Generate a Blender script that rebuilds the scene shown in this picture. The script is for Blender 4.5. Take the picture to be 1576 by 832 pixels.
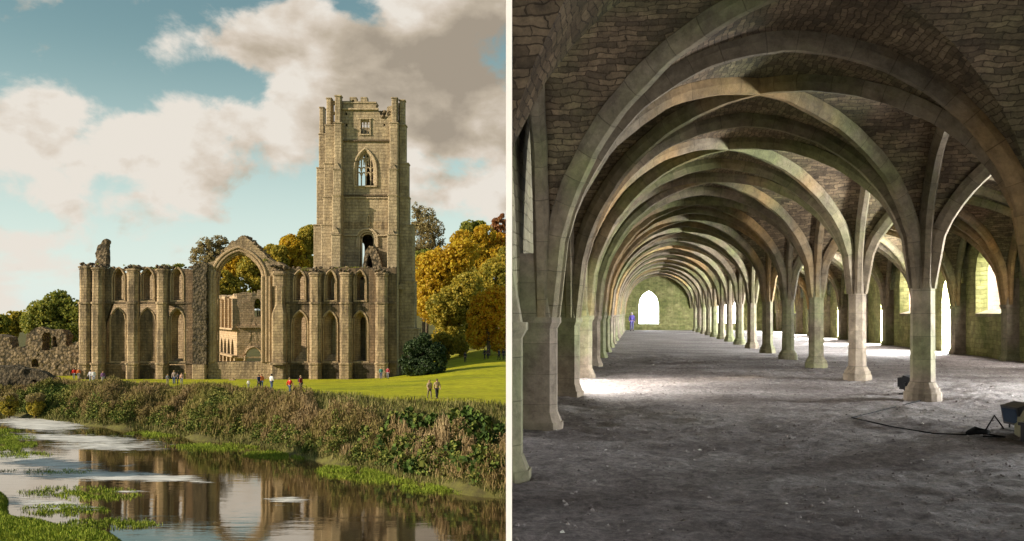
import bpy, bmesh, math, random
import numpy as np
from mathutils import Vector, Matrix, noise
from mathutils.geometry import tessellate_polygon

random.seed(7); RNG = np.random.default_rng(7)
R = math.radians
scn = bpy.context.scene
for o in list(bpy.data.objects): bpy.data.objects.remove(o)
COL = scn.collection

# ------------------------------------------------------------------ camera
F, PX0, PY0 = 1400.0, 788.0, 482.0            # focal length and horizon, in pixels of a 1576 wide frame
cam_d = bpy.data.cameras.new("camera"); cam = bpy.data.objects.new("camera", cam_d); COL.objects.link(cam)
cam.location = (0, 0, 0); cam.rotation_euler = (R(90), 0, 0)
cam_d.sensor_width = 36; cam_d.lens = 36 * F / 1576
cam_d.shift_y = (PY0 - 416) / 1576
cam_d.clip_start = 0.05; cam_d.clip_end = 6000
scn.camera = cam

def P(px, py, Y):                              # point seen at (px, py) standing Y metres away
    return Vector(((px - PX0) * Y / F, Y, (PY0 - py) * Y / F))

# ------------------------------------------------------------------ light
SUN_TO = Vector((-0.85, -0.38, 0.37)).normalized()
sd = bpy.data.lights.new("sun", 'SUN'); sd.energy = 5.0; sd.angle = R(0.5); sd.color = (1.0, 0.85, 0.65)
sun = bpy.data.objects.new("sun", sd); COL.objects.link(sun)
sun.rotation_euler = SUN_TO.to_track_quat('Z', 'Y').to_euler()
scn.view_settings.view_transform = 'Standard'; scn.view_settings.look = 'None'
scn.view_settings.exposure = 0.45; scn.view_settings.gamma = 1.0
scn.cycles.use_denoising = True
scn.cycles.max_bounces = 7; scn.cycles.diffuse_bounces = 4; scn.cycles.glossy_bounces = 3
scn.cycles.caustics_reflective = False; scn.cycles.caustics_refractive = False
scn.cycles.sample_clamp_indirect = 4

W = bpy.data.worlds.new("World"); scn.world = W; W.use_nodes = True
def build_world():
    nt = W.node_tree; N = nt.nodes; L = nt.links; N.clear()
    out = N.new('ShaderNodeOutputWorld')
    sky = N.new('ShaderNodeTexSky'); sky.sky_type = 'NISHITA'; sky.sun_disc = False
    sky.sun_elevation = math.asin(SUN_TO.z); sky.sun_rotation = math.atan2(SUN_TO.x, SUN_TO.y)
    sky.air_density = 1.0; sky.dust_density = 0.6; sky.ozone_density = 2.0
    tint = N.new('ShaderNodeMix'); tint.data_type = 'RGBA'; tint.blend_type = 'MULTIPLY'; tint.inputs['Factor'].default_value = 1
    tint.inputs['B'].default_value = (1.12, 1.16, 0.82, 1); L.new(sky.outputs[0], tint.inputs['A'])
    b1 = N.new('ShaderNodeBackground'); b1.inputs[1].default_value = 0.088; L.new(tint.outputs['Result'], b1.inputs[0])
    tc = N.new('ShaderNodeTexCoord')
    def math_(op, a, b=None, c=None):
        m = N.new('ShaderNodeMath'); m.operation = op
        for i, v in enumerate((a, b, c)):
            if v is None: continue
            if isinstance(v, (int, float)): m.inputs[i].default_value = v
            else: L.new(v, m.inputs[i])
        return m.outputs[0]
    def blob(px, py, rx, ry, w):
        c = Vector(((px - PX0) / F, 1, (PY0 - py) / F)); k = c.length; c.normalize()
        sub = N.new('ShaderNodeVectorMath'); sub.operation = 'SUBTRACT'; L.new(tc.outputs['Generated'], sub.inputs[0]); sub.inputs[1].default_value = c
        mul = N.new('ShaderNodeVectorMath'); mul.operation = 'MULTIPLY'; L.new(sub.outputs[0], mul.inputs[0])
        mul.inputs[1].default_value = (F * k / rx, F * k / rx, F * k / ry)
        ln = N.new('ShaderNodeVectorMath'); ln.operation = 'LENGTH'; L.new(mul.outputs[0], ln.inputs[0])
        sm = N.new('ShaderNodeMapRange'); sm.interpolation_type = 'SMOOTHSTEP'; L.new(ln.outputs['Value'], sm.inputs[0])
        sm.inputs[1].default_value = 1.25; sm.inputs[2].default_value = 0.15; sm.inputs[3].default_value = 0; sm.inputs[4].default_value = w
        return sm.outputs[0]
    def add(lst):
        s = lst[0]
        for q in lst[1:]: s = math_('ADD', s, q)
        return s
    white = add([blob(*b) for b in [
        (50, 130, 85, 80, .95), (110, 215, 130, 70, 1.1), (20, 215, 90, 60, .8), (330, 45, 100, 62, .95), (430, 60, 120, 70, .8),
        (250, 205, 90, 65, .95), (345, 210, 120, 75, 1.1), (460, 190, 100, 110, .9), (560, 110, 190, 120, 1.2),
        (700, 60, 160, 120, 1.1), (700, 200, 170, 110, 1.3), (760, 300, 70, 50, 1.0), (220, 320, 140, 65, .75), (330, 290, 120, 60, .5), (150, 400, 120, 60, .35),
        (75, 300, 70, 42, .75), (10, 420, 90, 70, .6), (480, 20, 60, 50, .3), (-150, 150, 120, 90, .9), (-160, 330, 140, 60, .7)]])
    hole = add([blob(*b) for b in [(420, 320, 80, 45, .7), (40, 330, 60, 30, .3), (180, 280, 60, 20, .4), (310, 130, 75, 40, .7), (535, 25, 75, 30, .75), (180, 60, 80, 60, .7), (600, 40, 60, 40, .35)]])
    dark = add([blob(*b) for b in [(690, 160, 200, 150, 1.0), (620, 60, 240, 110, .75), (400, 50, 160, 70, .55), (760, 60, 120, 100, .6), (150, 250, 130, 30, .3)]])
    mp = N.new('ShaderNodeMapping'); mp.inputs['Scale'].default_value = (1, 1, 1.5); L.new(tc.outputs['Generated'], mp.inputs[0])
    n1 = N.new('ShaderNodeTexNoise'); n1.inputs['Scale'].default_value = 9; n1.inputs['Detail'].default_value = 9; n1.inputs['Roughness'].default_value = .58
    n1.inputs['Distortion'].default_value = .25; L.new(mp.outputs[0], n1.inputs[0])
    n2 = N.new('ShaderNodeTexNoise'); n2.inputs['Scale'].default_value = 13; n2.inputs['Detail'].default_value = 8; n2.inputs['Distortion'].default_value = .2; L.new(mp.outputs[0], n2.inputs[0])
    # elsewhere in the sky scattered clouds of the same kind
    m = math_('SUBTRACT', white, hole)
    m = math_('ADD', m, math_('MULTIPLY', math_('SUBTRACT', n1.outputs[0], .5), 5.6))
    cov = N.new('ShaderNodeMapRange'); cov.interpolation_type = 'SMOOTHSTEP'; L.new(m, cov.inputs[0]); cov.inputs[1].default_value = .15; cov.inputs[2].default_value = .95
    n3 = N.new('ShaderNodeTexNoise'); n3.inputs['Scale'].default_value = 5; n3.inputs['Detail'].default_value = 10; n3.inputs['Roughness'].default_value = .62; L.new(mp.outputs[0], n3.inputs[0])
    shade = math_('ADD', math_('MULTIPLY', dark, .52), math_('ADD', math_('MULTIPLY', math_('SUBTRACT', n2.outputs[0], .5), 2.6), math_('MULTIPLY', math_('SUBTRACT', n3.outputs[0], .47), 2.3)))
    cr = N.new('ShaderNodeValToRGB'); L.new(shade, cr.inputs[0])
    e = cr.color_ramp.elements; e[0].position = 0.0; e[0].color = (.60, .56, .50, 1); e[1].position = 1.0; e[1].color = (.27, .23, .18, 1)
    x = e.new(.3); x.color = (.50, .44, .37, 1); x = e.new(.62); x.color = (.38, .325, .255, 1)
    b2 = N.new('ShaderNodeBackground'); b2.inputs[1].default_value = 1.0; L.new(cr.outputs[0], b2.inputs[0])
    # pale band of thin cloud near the horizon
    sep = N.new('ShaderNodeSeparateXYZ'); L.new(tc.outputs['Generated'], sep.inputs[0])
    hz = N.new('ShaderNodeMapRange'); hz.interpolation_type = 'SMOOTHSTEP'; L.new(sep.outputs[2], hz.inputs[0])
    hz.inputs[1].default_value = .30; hz.inputs[2].default_value = -.02; hz.inputs[3].default_value = 0; hz.inputs[4].default_value = .78
    b3 = N.new('ShaderNodeBackground'); b3.inputs[0].default_value = (.60, .68, .69, 1); b3.inputs[1].default_value = 1
    mx0 = N.new('ShaderNodeMixShader'); L.new(hz.outputs[0], mx0.inputs[0]); L.new(b1.outputs[0], mx0.inputs[1]); L.new(b3.outputs[0], mx0.inputs[2])
    mx = N.new('ShaderNodeMixShader'); L.new(cov.outputs[0], mx.inputs[0]); L.new(mx0.outputs[0], mx.inputs[1]); L.new(b2.outputs[0], mx.inputs[2])
    L.new(mx.outputs[0], out.inputs[0])
build_world()

# ------------------------------------------------------------------ undercroft frame: x = across, y = along, turned about z
TH = math.atan(192 / F); CT, ST = math.cos(TH), math.sin(TH)
H = 1.6                                         # eye height over the undercroft floor
TL, TM, TR = -1.30, 5.23, 12.45                 # left springing, middle row, right springing
S0, DS = 17.67, 5.03
def SK(k): return S0 + DS * k
def U(t, s, z=0): return Vector((s * ST + t * CT, s * CT - t * ST, z))

# ------------------------------------------------------------------ materials
class NT:
    def __init__(s, name):
        s.m = bpy.data.materials.new(name); s.m.use_nodes = True; s.t = s.m.node_tree; s.N = s.t.nodes; s.L = s.t.links
        s.b = s.N['Principled BSDF']; s.b.inputs['Roughness'].default_value = .9; s.b.inputs['Specular IOR Level'].default_value = .25
        s.tc = s.N.new('ShaderNodeTexCoord')
    def set(s, node, key, v):
        if hasattr(v, 'links') or isinstance(v, bpy.types.NodeSocket): s.L.new(v, node.inputs[key])
        else: node.inputs[key].default_value = v
    def math(s, op, a, b=0.0):
        n = s.N.new('ShaderNodeMath'); n.operation = op; s.set(n, 0, a); s.set(n, 1, b); return n.outputs[0]
    def noise(s, scale, detail=5, rough=.6, vec=None, stretch=None, dist=0):
        v = vec or s.tc.outputs['Object']
        if stretch:
            mp = s.N.new('ShaderNodeMapping'); mp.inputs['Scale'].default_value = stretch; s.L.new(v, mp.inputs[0]); v = mp.outputs[0]
        n = s.N.new('ShaderNodeTexNoise'); s.L.new(v, n.inputs[0]); n.inputs['Scale'].default_value = scale
        n.inputs['Detail'].default_value = detail; n.inputs['Roughness'].default_value = rough; n.inputs['Distortion'].default_value = dist
        return n.outputs[0]
    def ramp(s, fac, pts):
        r = s.N.new('ShaderNodeValToRGB'); s.L.new(fac, r.inputs[0]); e = r.color_ramp.elements
        while len(e) < len(pts): e.new(.5)
        for i, (p, c) in enumerate(pts):
            e[i].position = p; e[i].color = (c if len(c) == 4 else (*c, 1)) if not isinstance(c, (int, float)) else (c, c, c, 1)
        return r.outputs[0]
    def mix(s, fac, a, b, mode='MIX'):
        n = s.N.new('ShaderNodeMix'); n.data_type = 'RGBA'; n.blend_type = mode
        s.set(n, 'Factor', fac)
        for k, v in (('A', a), ('B', b)):
            if isinstance(v, tuple): n.inputs[k].default_value = (*v, 1) if len(v) == 3 else v
            else: s.L.new(v, n.inputs[k])
        return n.outputs['Result']
    def bump(s, h, strength=.5, dist=.05, prev=None):
        n = s.N.new('ShaderNodeBump'); n.inputs['Strength'].default_value = strength; n.inputs['Distance'].default_value = dist
        s.L.new(h, n.inputs['Height'])
        if prev is not None: s.L.new(prev, n.inputs['Normal'])
        s.L.new(n.outputs[0], s.b.inputs['Normal']); return n.outputs[0]
    def color(s, c):
        if isinstance(c, tuple): s.b.inputs['Base Color'].default_value = (*c, 1)
        else: s.L.new(c, s.b.inputs['Base Color'])
    def wallvec(s):                             # (horizontal, height) coordinates whichever way an upright face looks
        g = s.N.new('ShaderNodeTexCoord'); sp = s.N.new('ShaderNodeSeparateXYZ'); s.L.new(s.tc.outputs['Object'], sp.inputs[0])
        gn = s.N.new('ShaderNodeSeparateXYZ'); s.L.new(g.outputs['Normal'], gn.inputs[0])
        ax = s.math('ABSOLUTE', gn.outputs[0]); ay = s.math('ABSOLUTE', gn.outputs[1])
        sel = s.math('GREATER_THAN', ay, ax); inv = s.math('SUBTRACT', 1.0, sel)
        h = s.math('ADD', s.math('MULTIPLY', sp.outputs[0], sel), s.math('MULTIPLY', sp.outputs[1], inv))
        cb = s.N.new('ShaderNodeCombineXYZ'); s.L.new(h, cb.inputs[0]); s.L.new(sp.outputs[2], cb.inputs[1]); return cb.outputs[0]
    def brick(s, vec, w, h, mortar=.02, c1=(.9, .9, .9), c2=(.5, .5, .5), cm=(.2, .2, .2), wob=.0):
        if wob:
            nz = s.N.new('ShaderNodeTexNoise'); nz.inputs['Scale'].default_value = 1.7; nz.inputs['Detail'].default_value = 3; s.L.new(vec, nz.inputs[0])
            a = s.N.new('ShaderNodeVectorMath'); a.operation = 'MULTIPLY_ADD'; s.L.new(nz.outputs['Color'], a.inputs[0]); a.inputs[1].default_value = (wob, wob, 0); s.L.new(vec, a.inputs[2]); vec = a.outputs[0]
        n = s.N.new('ShaderNodeTexBrick'); s.L.new(vec, n.inputs[0]); n.inputs['Scale'].default_value = 1
        n.inputs['Brick Width'].default_value = w; n.inputs['Row Height'].default_value = h; n.inputs['Mortar Size'].default_value = mortar
        n.inputs['Mortar Smooth'].default_value = .4; n.inputs['Bias'].default_value = 0
        n.inputs['Color1'].default_value = (*c1, 1); n.inputs['Color2'].default_value = (*c2, 1); n.inputs['Mortar'].default_value = (*cm, 1)
        return n

def m_abbey(name, a=(.40, .29, .175), b=(.27, .19, .115), stain=.55, brick=True, course=.42, dark=(.07, .055, .04)):
    q = NT(name); v = q.wallvec()
    base = q.ramp(q.noise(.35, 6, .65), [(.30, b), (.68, a)])
    fine = q.ramp(q.noise(3.2, 6, .7), [(.25, .55), (.75, 1.18)])
    col = q.mix(1.0, base, fine, 'MULTIPLY')
    if brick:
        br = q.brick(v, course * 2.1, course, .03, (1.08, 1.05, 1.0), (.78, .76, .76), (.52, .48, .44), wob=.12)
        col = q.mix(.8, col, br.outputs['Color'], 'MULTIPLY')
    streak = q.noise(1.2, 7, .7, stretch=(1.1, 1.1, .14)); patch = q.noise(.22, 5, .6)
    st = q.math('MULTIPLY', q.ramp(streak, [(.42, 0.0), (.58, 1.0)]), q.ramp(patch, [(.38, .25), (.58, 1.0)]))
    col = q.mix(q.math('MULTIPLY', st, stain), col, dark)
    lich = q.ramp(q.noise(1.9, 7, .75), [(.60, 0.0), (.70, .6)])
    col = q.mix(lich, col, (.47, .42, .33))
    q.color(col)
    h = q.math('ADD', q.noise(2.4, 7, .7), q.math('MULTIPLY', br.outputs['Fac'], -.45)) if brick else q.noise(1.6, 8, .75)
    q.bump(h, .8, .16 if brick else .5); q.b.inputs['Roughness'].default_value = .95
    return q.m
def m_rubble(name, a, b, dark=(.04, .035, .025), sc=2.2):
    q = NT(name); vo = q.N.new('ShaderNodeTexVoronoi'); vo.inputs['Scale'].default_value = sc; q.L.new(q.tc.outputs['Object'], vo.inputs[0])
    col = q.ramp(q.noise(1.3, 7, .7), [(.3, b), (.7, a)])
    col = q.mix(.55, col, q.ramp(vo.outputs['Color'], [(0, .35), (1, 1.4)]), 'MULTIPLY')
    col = q.mix(q.ramp(vo.outputs['Distance'], [(.42, 0.0), (.75, .85)]), col, dark)
    q.color(col); q.bump(q.math('ADD', q.math('MULTIPLY', vo.outputs['Distance'], -1.0), q.noise(4, 6, .7)), .9, .3)
    return q.m
def m_leaf(name, cols, trans=.45):
    q = NT(name); gi = q.N.new('ShaderNodeNewGeometry')
    f = q.math('ADD', q.math('MULTIPLY', gi.outputs['Random Per Island'], .55), q.math('MULTIPLY', q.noise(.33, 3, .6), .75))
    f = q.math('SUBTRACT', f, .12)
    n = len(cols); col = q.ramp(f, [(.12 + .76 * i / (n - 1), c) for i, c in enumerate(cols)])
    q.color(col); q.b.inputs['Roughness'].default_value = .6; q.b.inputs['Specular IOR Level'].default_value = .3
    tr = q.N.new('ShaderNodeBsdfTranslucent'); q.L.new(col, tr.inputs[0]); mx = q.N.new('ShaderNodeMixShader'); mx.inputs[0].default_value = trans
    q.L.new(q.b.outputs[0], mx.inputs[1]); q.L.new(tr.outputs[0], mx.inputs[2]); q.L.new(mx.outputs[0], q.N['Material Output'].inputs[0])
    return q.m
def m_plain(name, c, rough=.8, var=.25, sc=8, metal=0):
    q = NT(name); d = tuple(x * (1 - var) for x in c); l = tuple(min(1, x * (1 + var)) for x in c)
    q.color(q.ramp(q.noise(sc, 4), [(.3, d), (.7, l)])); q.b.inputs['Roughness'].default_value = rough; q.b.inputs['Metallic'].default_value = metal
    q.bump(q.noise(sc * 3, 3), .15, .01); return q.m

MAT = {}
MAT['stone'] = m_abbey('warm_ashlar', (.58, .45, .285), (.35, .26, .16), .8)
MAT['infill'] = m_abbey('patched_infill', (.62, .45, .28), (.34, .22, .13), .45, course=.34)
MAT['wall_bay'] = m_abbey('dark_streaked_ashlar', (.34, .25, .155), (.16, .118, .076), 1.0, dark=(.045, .038, .03))  # darker, more heavily streaked ashlar for the wall-bay fronts
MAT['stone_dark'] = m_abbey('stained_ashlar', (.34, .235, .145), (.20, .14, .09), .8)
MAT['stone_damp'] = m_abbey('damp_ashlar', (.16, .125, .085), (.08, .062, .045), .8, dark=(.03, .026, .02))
MAT['tower'] = m_abbey('tower_ashlar', (.60, .49, .33), (.42, .335, .22), .5, course=.5)
MAT['tower_trim'] = m_abbey('tower_trim', (.66, .53, .36), (.5, .39, .25), .2, brick=False)
MAT['nave'] = m_abbey('nave_ashlar', (.68, .52, .35), (.52, .38, .24), .15)
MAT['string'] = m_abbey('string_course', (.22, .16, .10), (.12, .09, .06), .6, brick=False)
MAT['mould'] = m_abbey('moulded_stone', (.60, .45, .28), (.42, .30, .18), .3, brick=False)
MAT['rubble'] = m_rubble('ruin_rubble', (.33, .25, .16), (.15, .11, .07))
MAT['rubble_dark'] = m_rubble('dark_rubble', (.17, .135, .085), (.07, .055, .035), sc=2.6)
MAT['outer'] = m_rubble('weathered_outer_masonry', (.33, .28, .21), (.2, .16, .12), sc=1.6)

def m_under(name, kind):
    q = NT(name)
    moss = q.ramp(q.noise(.42, 5, .6), [(.44, 0.0), (.60, 1.0)])
    low = q.noise(.8, 4, .6)
    if kind == 'web':
        wn = q.noise(5.5, 3, .6, vec=q.tc.outputs['UV']); cbn = q.N.new('ShaderNodeCombineXYZ'); q.L.new(q.math('MULTIPLY', wn, .16), cbn.inputs[0]); q.L.new(q.math('MULTIPLY', wn, .085), cbn.inputs[1])
        ad = q.N.new('ShaderNodeVectorMath'); ad.operation = 'ADD'; q.L.new(q.tc.outputs['UV'], ad.inputs[0]); q.L.new(cbn.outputs[0], ad.inputs[1])
        br = q.brick(ad.outputs[0], .24, .082, .008, (1.35, 1.28, 1.15), (.48, .45, .40), (.36, .32, .27), wob=.20)
        base = q.ramp(low, [(.3, (.095, .068, .043)), (.7, (.195, .145, .093))])
        base = q.mix(q.math('MULTIPLY', moss, .55), base, (.10, .115, .045))
        col = q.mix(.9, base, br.outputs['Color'], 'MULTIPLY')
        col = q.mix(.8, col, q.ramp(q.noise(6.5, 6, .75), [(.3, .35), (.7, 1.45)]), 'MULTIPLY'); h = q.math('ADD', q.math('MULTIPLY', br.outputs['Fac'], -1.1), q.noise(11, 7, .75)); q.color(col); q.bump(h, .8, .055)
    elif kind == 'rib':
        br = q.brick(q.tc.outputs['UV'], .46, 5.0, .006, (1.12, 1.05, .98), (.74, .72, .70), (.55, .52, .48))
        base = q.ramp(low, [(.3, (.11, .088, .06)), (.7, (.225, .185, .13))])
        base = q.mix(q.math('MULTIPLY', moss, .62), base, (.13, .155, .05))
        oc = q.ramp(q.noise(.33, 3, .5, stretch=(1, 1, .6)), [(.52, 0.0), (.64, .6)]); base = q.mix(oc, base, (.36, .22, .08))
        col = q.mix(.85, base, br.outputs['Color'], 'MULTIPLY'); col = q.mix(.8, col, q.ramp(q.noise(5, 8, .75), [(.32, .45), (.68, 1.3)]), 'MULTIPLY')
        q.color(col); q.bump(q.math('ADD', q.noise(7, 8, .75), q.math('MULTIPLY', br.outputs['Fac'], -.8)), .9, .045)
    elif kind == 'shaft':
        v = q.wallvec(); br = q.brick(v, 9.0, .42, .006, (1.08, 1.04, 1.0), (.78, .75, .73), (.5, .48, .44))
        base = q.ramp(low, [(.3, (.14, .112, .082)), (.7, (.265, .22, .165))])
        sp = q.N.new('ShaderNodeSeparateXYZ'); q.L.new(q.tc.outputs['Object'], sp.inputs[0])
        foot = q.ramp(q.math('ADD', q.math('MULTIPLY', sp.outputs[2], -.7), q.noise(2.2, 5)), [(1.12, 0.0), (1.75, .8)])
        base = q.mix(foot, base, (.15, .165, .085)); base = q.mix(q.math('MULTIPLY', moss, .6), base, (.17, .21, .08))
        col = q.mix(.85, base, br.outputs['Color'], 'MULTIPLY'); col = q.mix(.85, col, q.ramp(q.noise(4.5, 8, .75), [(.32, .45), (.68, 1.25)]), 'MULTIPLY')
        q.color(col); q.bump(q.math('ADD', q.noise(8, 6, .65), q.math('MULTIPLY', br.outputs['Fac'], -.8)), .6, .025)
    else:
        v = q.wallvec(); br = q.brick(v, .42, .17, .010, (1.15, 1.12, 1.05), (.72, .70, .66), (.55, .52, .42), wob=.22)
        a = (.15, .165, .055) if kind == 'wall_green' else (.15, .135, .085); b = (.30, .28, .13) if kind == 'wall_green' else (.25, .22, .15)
        base = q.ramp(low, [(.32, a), (.68, b)]); base = q.mix(q.math('MULTIPLY', moss, .5), base, (.13, .16, .045))
        col = q.mix(.85, base, br.outputs['Color'], 'MULTIPLY'); col = q.mix(.8, col, q.ramp(q.noise(3.2, 7, .75), [(.3, .5), (.7, 1.35)]), 'MULTIPLY'); q.color(col); q.bump(q.math('ADD', q.noise(6, 6, .7), q.math('MULTIPLY', br.outputs['Fac'], -.8)), .8, .05)
    return q.m
for k in ('web', 'rib', 'shaft', 'wall', 'wall_green'): MAT['u_' + k] = m_under('undercroft_' + k, k)
q = NT('pink_outside_wall'); br = q.brick(q.wallvec(), .5, .2, .02, (1.1, 1, 1), (.85, .8, .8), (.7, .7, .7), wob=.1)
q.color(q.mix(1.0, q.ramp(q.noise(.6), [(.3, (.72, .52, .46)), (.7, (.70, .60, .52))]), br.outputs['Color'], 'MULTIPLY')); MAT['pink'] = q.m

q = NT('trodden_earth')
big = q.noise(.55, 5, .6, stretch=(.7, 1.3, 1)); fine = q.noise(22, 8, .8); clod = q.noise(7.5, 8, .72)
col = q.ramp(big, [(.32, (.16, .132, .12)), (.5, (.26, .225, .21)), (.66, (.36, .325, .305))])
col = q.mix(.9, col, q.ramp(clod, [(.35, .5), (.65, 1.3)]), 'MULTIPLY'); col = q.mix(.8, col, q.ramp(fine, [(.35, .45), (.65, 1.45)]), 'MULTIPLY')
vo = q.N.new('ShaderNodeTexVoronoi'); vo.inputs['Scale'].default_value = 5; q.L.new(q.tc.outputs['Object'], vo.inputs[0])
sp = q.N.new('ShaderNodeSeparateColor'); q.L.new(vo.outputs['Color'], sp.inputs[0])
peb = q.math('MULTIPLY', q.math('LESS_THAN', vo.outputs['Distance'], .09), q.math('GREATER_THAN', sp.outputs[0], .86))
col = q.mix(peb, col, (.5, .48, .45)); q.color(col)
nb = q.bump(clod, 1.0, .16); q.bump(fine, 1.0, .05, nb); MAT['earth'] = q.m

q = NT('lawn_grass')
a = q.ramp(q.noise(.09, 5, .6, stretch=(1, 2.2, 1)), [(.32, (.25, .28, .005)), (.5, (.40, .40, .006)), (.68, (.48, .45, .012))])
a = q.mix(.9, a, q.ramp(q.noise(1.1, 8, .75), [(.3, .45), (.7, 1.25)]), 'MULTIPLY'); a = q.mix(q.ramp(q.noise(.16, 6, .7, stretch=(.35, 1.6, 1)), [(.56, 0.0), (.64, .35)]), a, (.24, .20, .06))
at = q.N.new('ShaderNodeAttribute'); at.attribute_name = 'bank'
b = q.ramp(q.noise(.9, 6, .7), [(.35, (.07, .062, .025)), (.65, (.14, .135, .035))])
q.color(q.mix(at.outputs['Fac'], a, b)); q.bump(q.noise(5, 6, .7), .6, .15); MAT['lawn'] = q.m

q = NT('river_water')
q.color(q.ramp(q.noise(.12, 4), [(.35, (.030, .020, .012)), (.65, (.050, .036, .020))])); q.b.inputs['Roughness'].default_value = .02
q.b.inputs['IOR'].default_value = 1.33; q.b.inputs['Specular IOR Level'].default_value = .5
gl = q.N.new('ShaderNodeBsdfGlossy'); gl.inputs['Color'].default_value = (.86, .80, .70, 1); gl.inputs['Roughness'].default_value = .035
lw = q.N.new('ShaderNodeFresnel'); lw.inputs['IOR'].default_value = 1.9
h = q.math('ADD', q.noise(.9, 4, .5, stretch=(.35, 1.5, 1)), q.math('MULTIPLY', q.noise(5, 4, .5, stretch=(.4, 1.5, 1)), .12))
nb = q.bump(h, .20, .035); q.L.new(nb, gl.inputs['Normal']); q.L.new(nb, lw.inputs['Normal'])
ms = q.N.new('ShaderNodeMixShader'); q.L.new(q.math('MULTIPLY', lw.outputs[0], 1.25), ms.inputs[0]); q.L.new(q.b.outputs[0], ms.inputs[1]); q.L.new(gl.outputs[0], ms.inputs[2])
q.L.new(ms.outputs[0], q.N['Material Output'].inputs[0]); MAT['water'] = q.m
q = NT('river_glare'); q.color(q.ramp(q.noise(1.2, 6, stretch=(.4, 1.6, 1)), [(.35, (.45, .45, .45)), (.6, (.82, .82, .80))])); q.bump(q.noise(4, 5), .4, .05)  # sky glare on wind ripples, painted as a pale patchy layer
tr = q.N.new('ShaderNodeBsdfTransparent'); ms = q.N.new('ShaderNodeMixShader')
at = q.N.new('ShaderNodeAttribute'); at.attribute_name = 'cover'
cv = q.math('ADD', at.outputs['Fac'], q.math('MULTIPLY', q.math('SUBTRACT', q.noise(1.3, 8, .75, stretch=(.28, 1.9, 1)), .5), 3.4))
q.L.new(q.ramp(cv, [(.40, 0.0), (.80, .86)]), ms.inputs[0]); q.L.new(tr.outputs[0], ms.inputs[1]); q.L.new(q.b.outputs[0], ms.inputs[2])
q.L.new(ms.outputs[0], q.N['Material Output'].inputs[0]); MAT['painted_glare'] = q.m

MAT['white'] = m_plain('white_paint', (.86, .86, .86), .6, .02)
q = MAT['white'].node_tree.nodes['Principled BSDF']
MAT['bark'] = m_plain('bark', (.10, .075, .05), .95, .4, 3)
MAT['black'] = m_plain('black_metal', (.012, .012, .014), .45, .3)
MAT['glass'] = m_plain('lamp_glass', (.02, .035, .06), .15, .1)
MAT['rubber'] = m_plain('black_rubber', (.01, .01, .01), .95, .2); MAT['rubber'].node_tree.nodes['Principled BSDF'].inputs['Specular IOR Level'].default_value = .05
LEAF = {
 'gold': m_leaf('golden_leaves', [(0.236, 0.154, 0.019), (0.522, 0.321, 0.024), (0.644, 0.462, 0.032), (0.644, 0.539, 0.065)]),
 'orange': m_leaf('orange_leaves', [(0.311, 0.150, 0.016), (0.674, 0.316, 0.020), (0.700, 0.474, 0.027), (0.700, 0.580, 0.054)]),
 'olive': m_leaf('olive_leaves', [(0.133, 0.141, 0.028), (0.284, 0.265, 0.038), (0.511, 0.416, 0.066), (0.680, 0.511, 0.076)]),
 'green': m_leaf('green_leaves', [(0.076, 0.113, 0.022), (0.189, 0.227, 0.042), (0.322, 0.322, 0.057), (0.473, 0.416, 0.076)]),
 'dark': m_leaf('dark_evergreen', [(.008, .018, .008), (.022, .042, .015), (.04, .07, .022), (.06, .09, .03)], .15),
 'rust': m_leaf('rust_leaves', [(0.162, 0.068, 0.027), (0.324, 0.135, 0.054), (0.405, 0.189, 0.081), (0.459, 0.270, 0.108)]),
 'sparse': m_leaf('sparse_leaves', [(0.149, 0.115, 0.054), (0.257, 0.203, 0.095), (0.351, 0.284, 0.121), (0.432, 0.351, 0.149)]),
}
q = NT('bank_scrub')
at = q.N.new('ShaderNodeAttribute'); at.attribute_name = 'tone'; gi = q.N.new('ShaderNodeNewGeometry')
f = q.math('ADD', q.math('MULTIPLY', at.outputs['Fac'], .82), q.math('MULTIPLY', gi.outputs['Random Per Island'], .18))
q.color(q.mix(.5, q.ramp(f, [(0, (.02, .045, .012)), (.2, (.07, .12, .02)), (.38, (.20, .20, .045)), (.55, (.25, .205, .07)), (.75, (.26, .18, .09)), (1, (.42, .33, .19))]),
      q.ramp(gi.outputs['Random Per Island'], [(0, .5), (1, 1.4)]), 'MULTIPLY')); MAT['scrub'] = q.m

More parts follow.
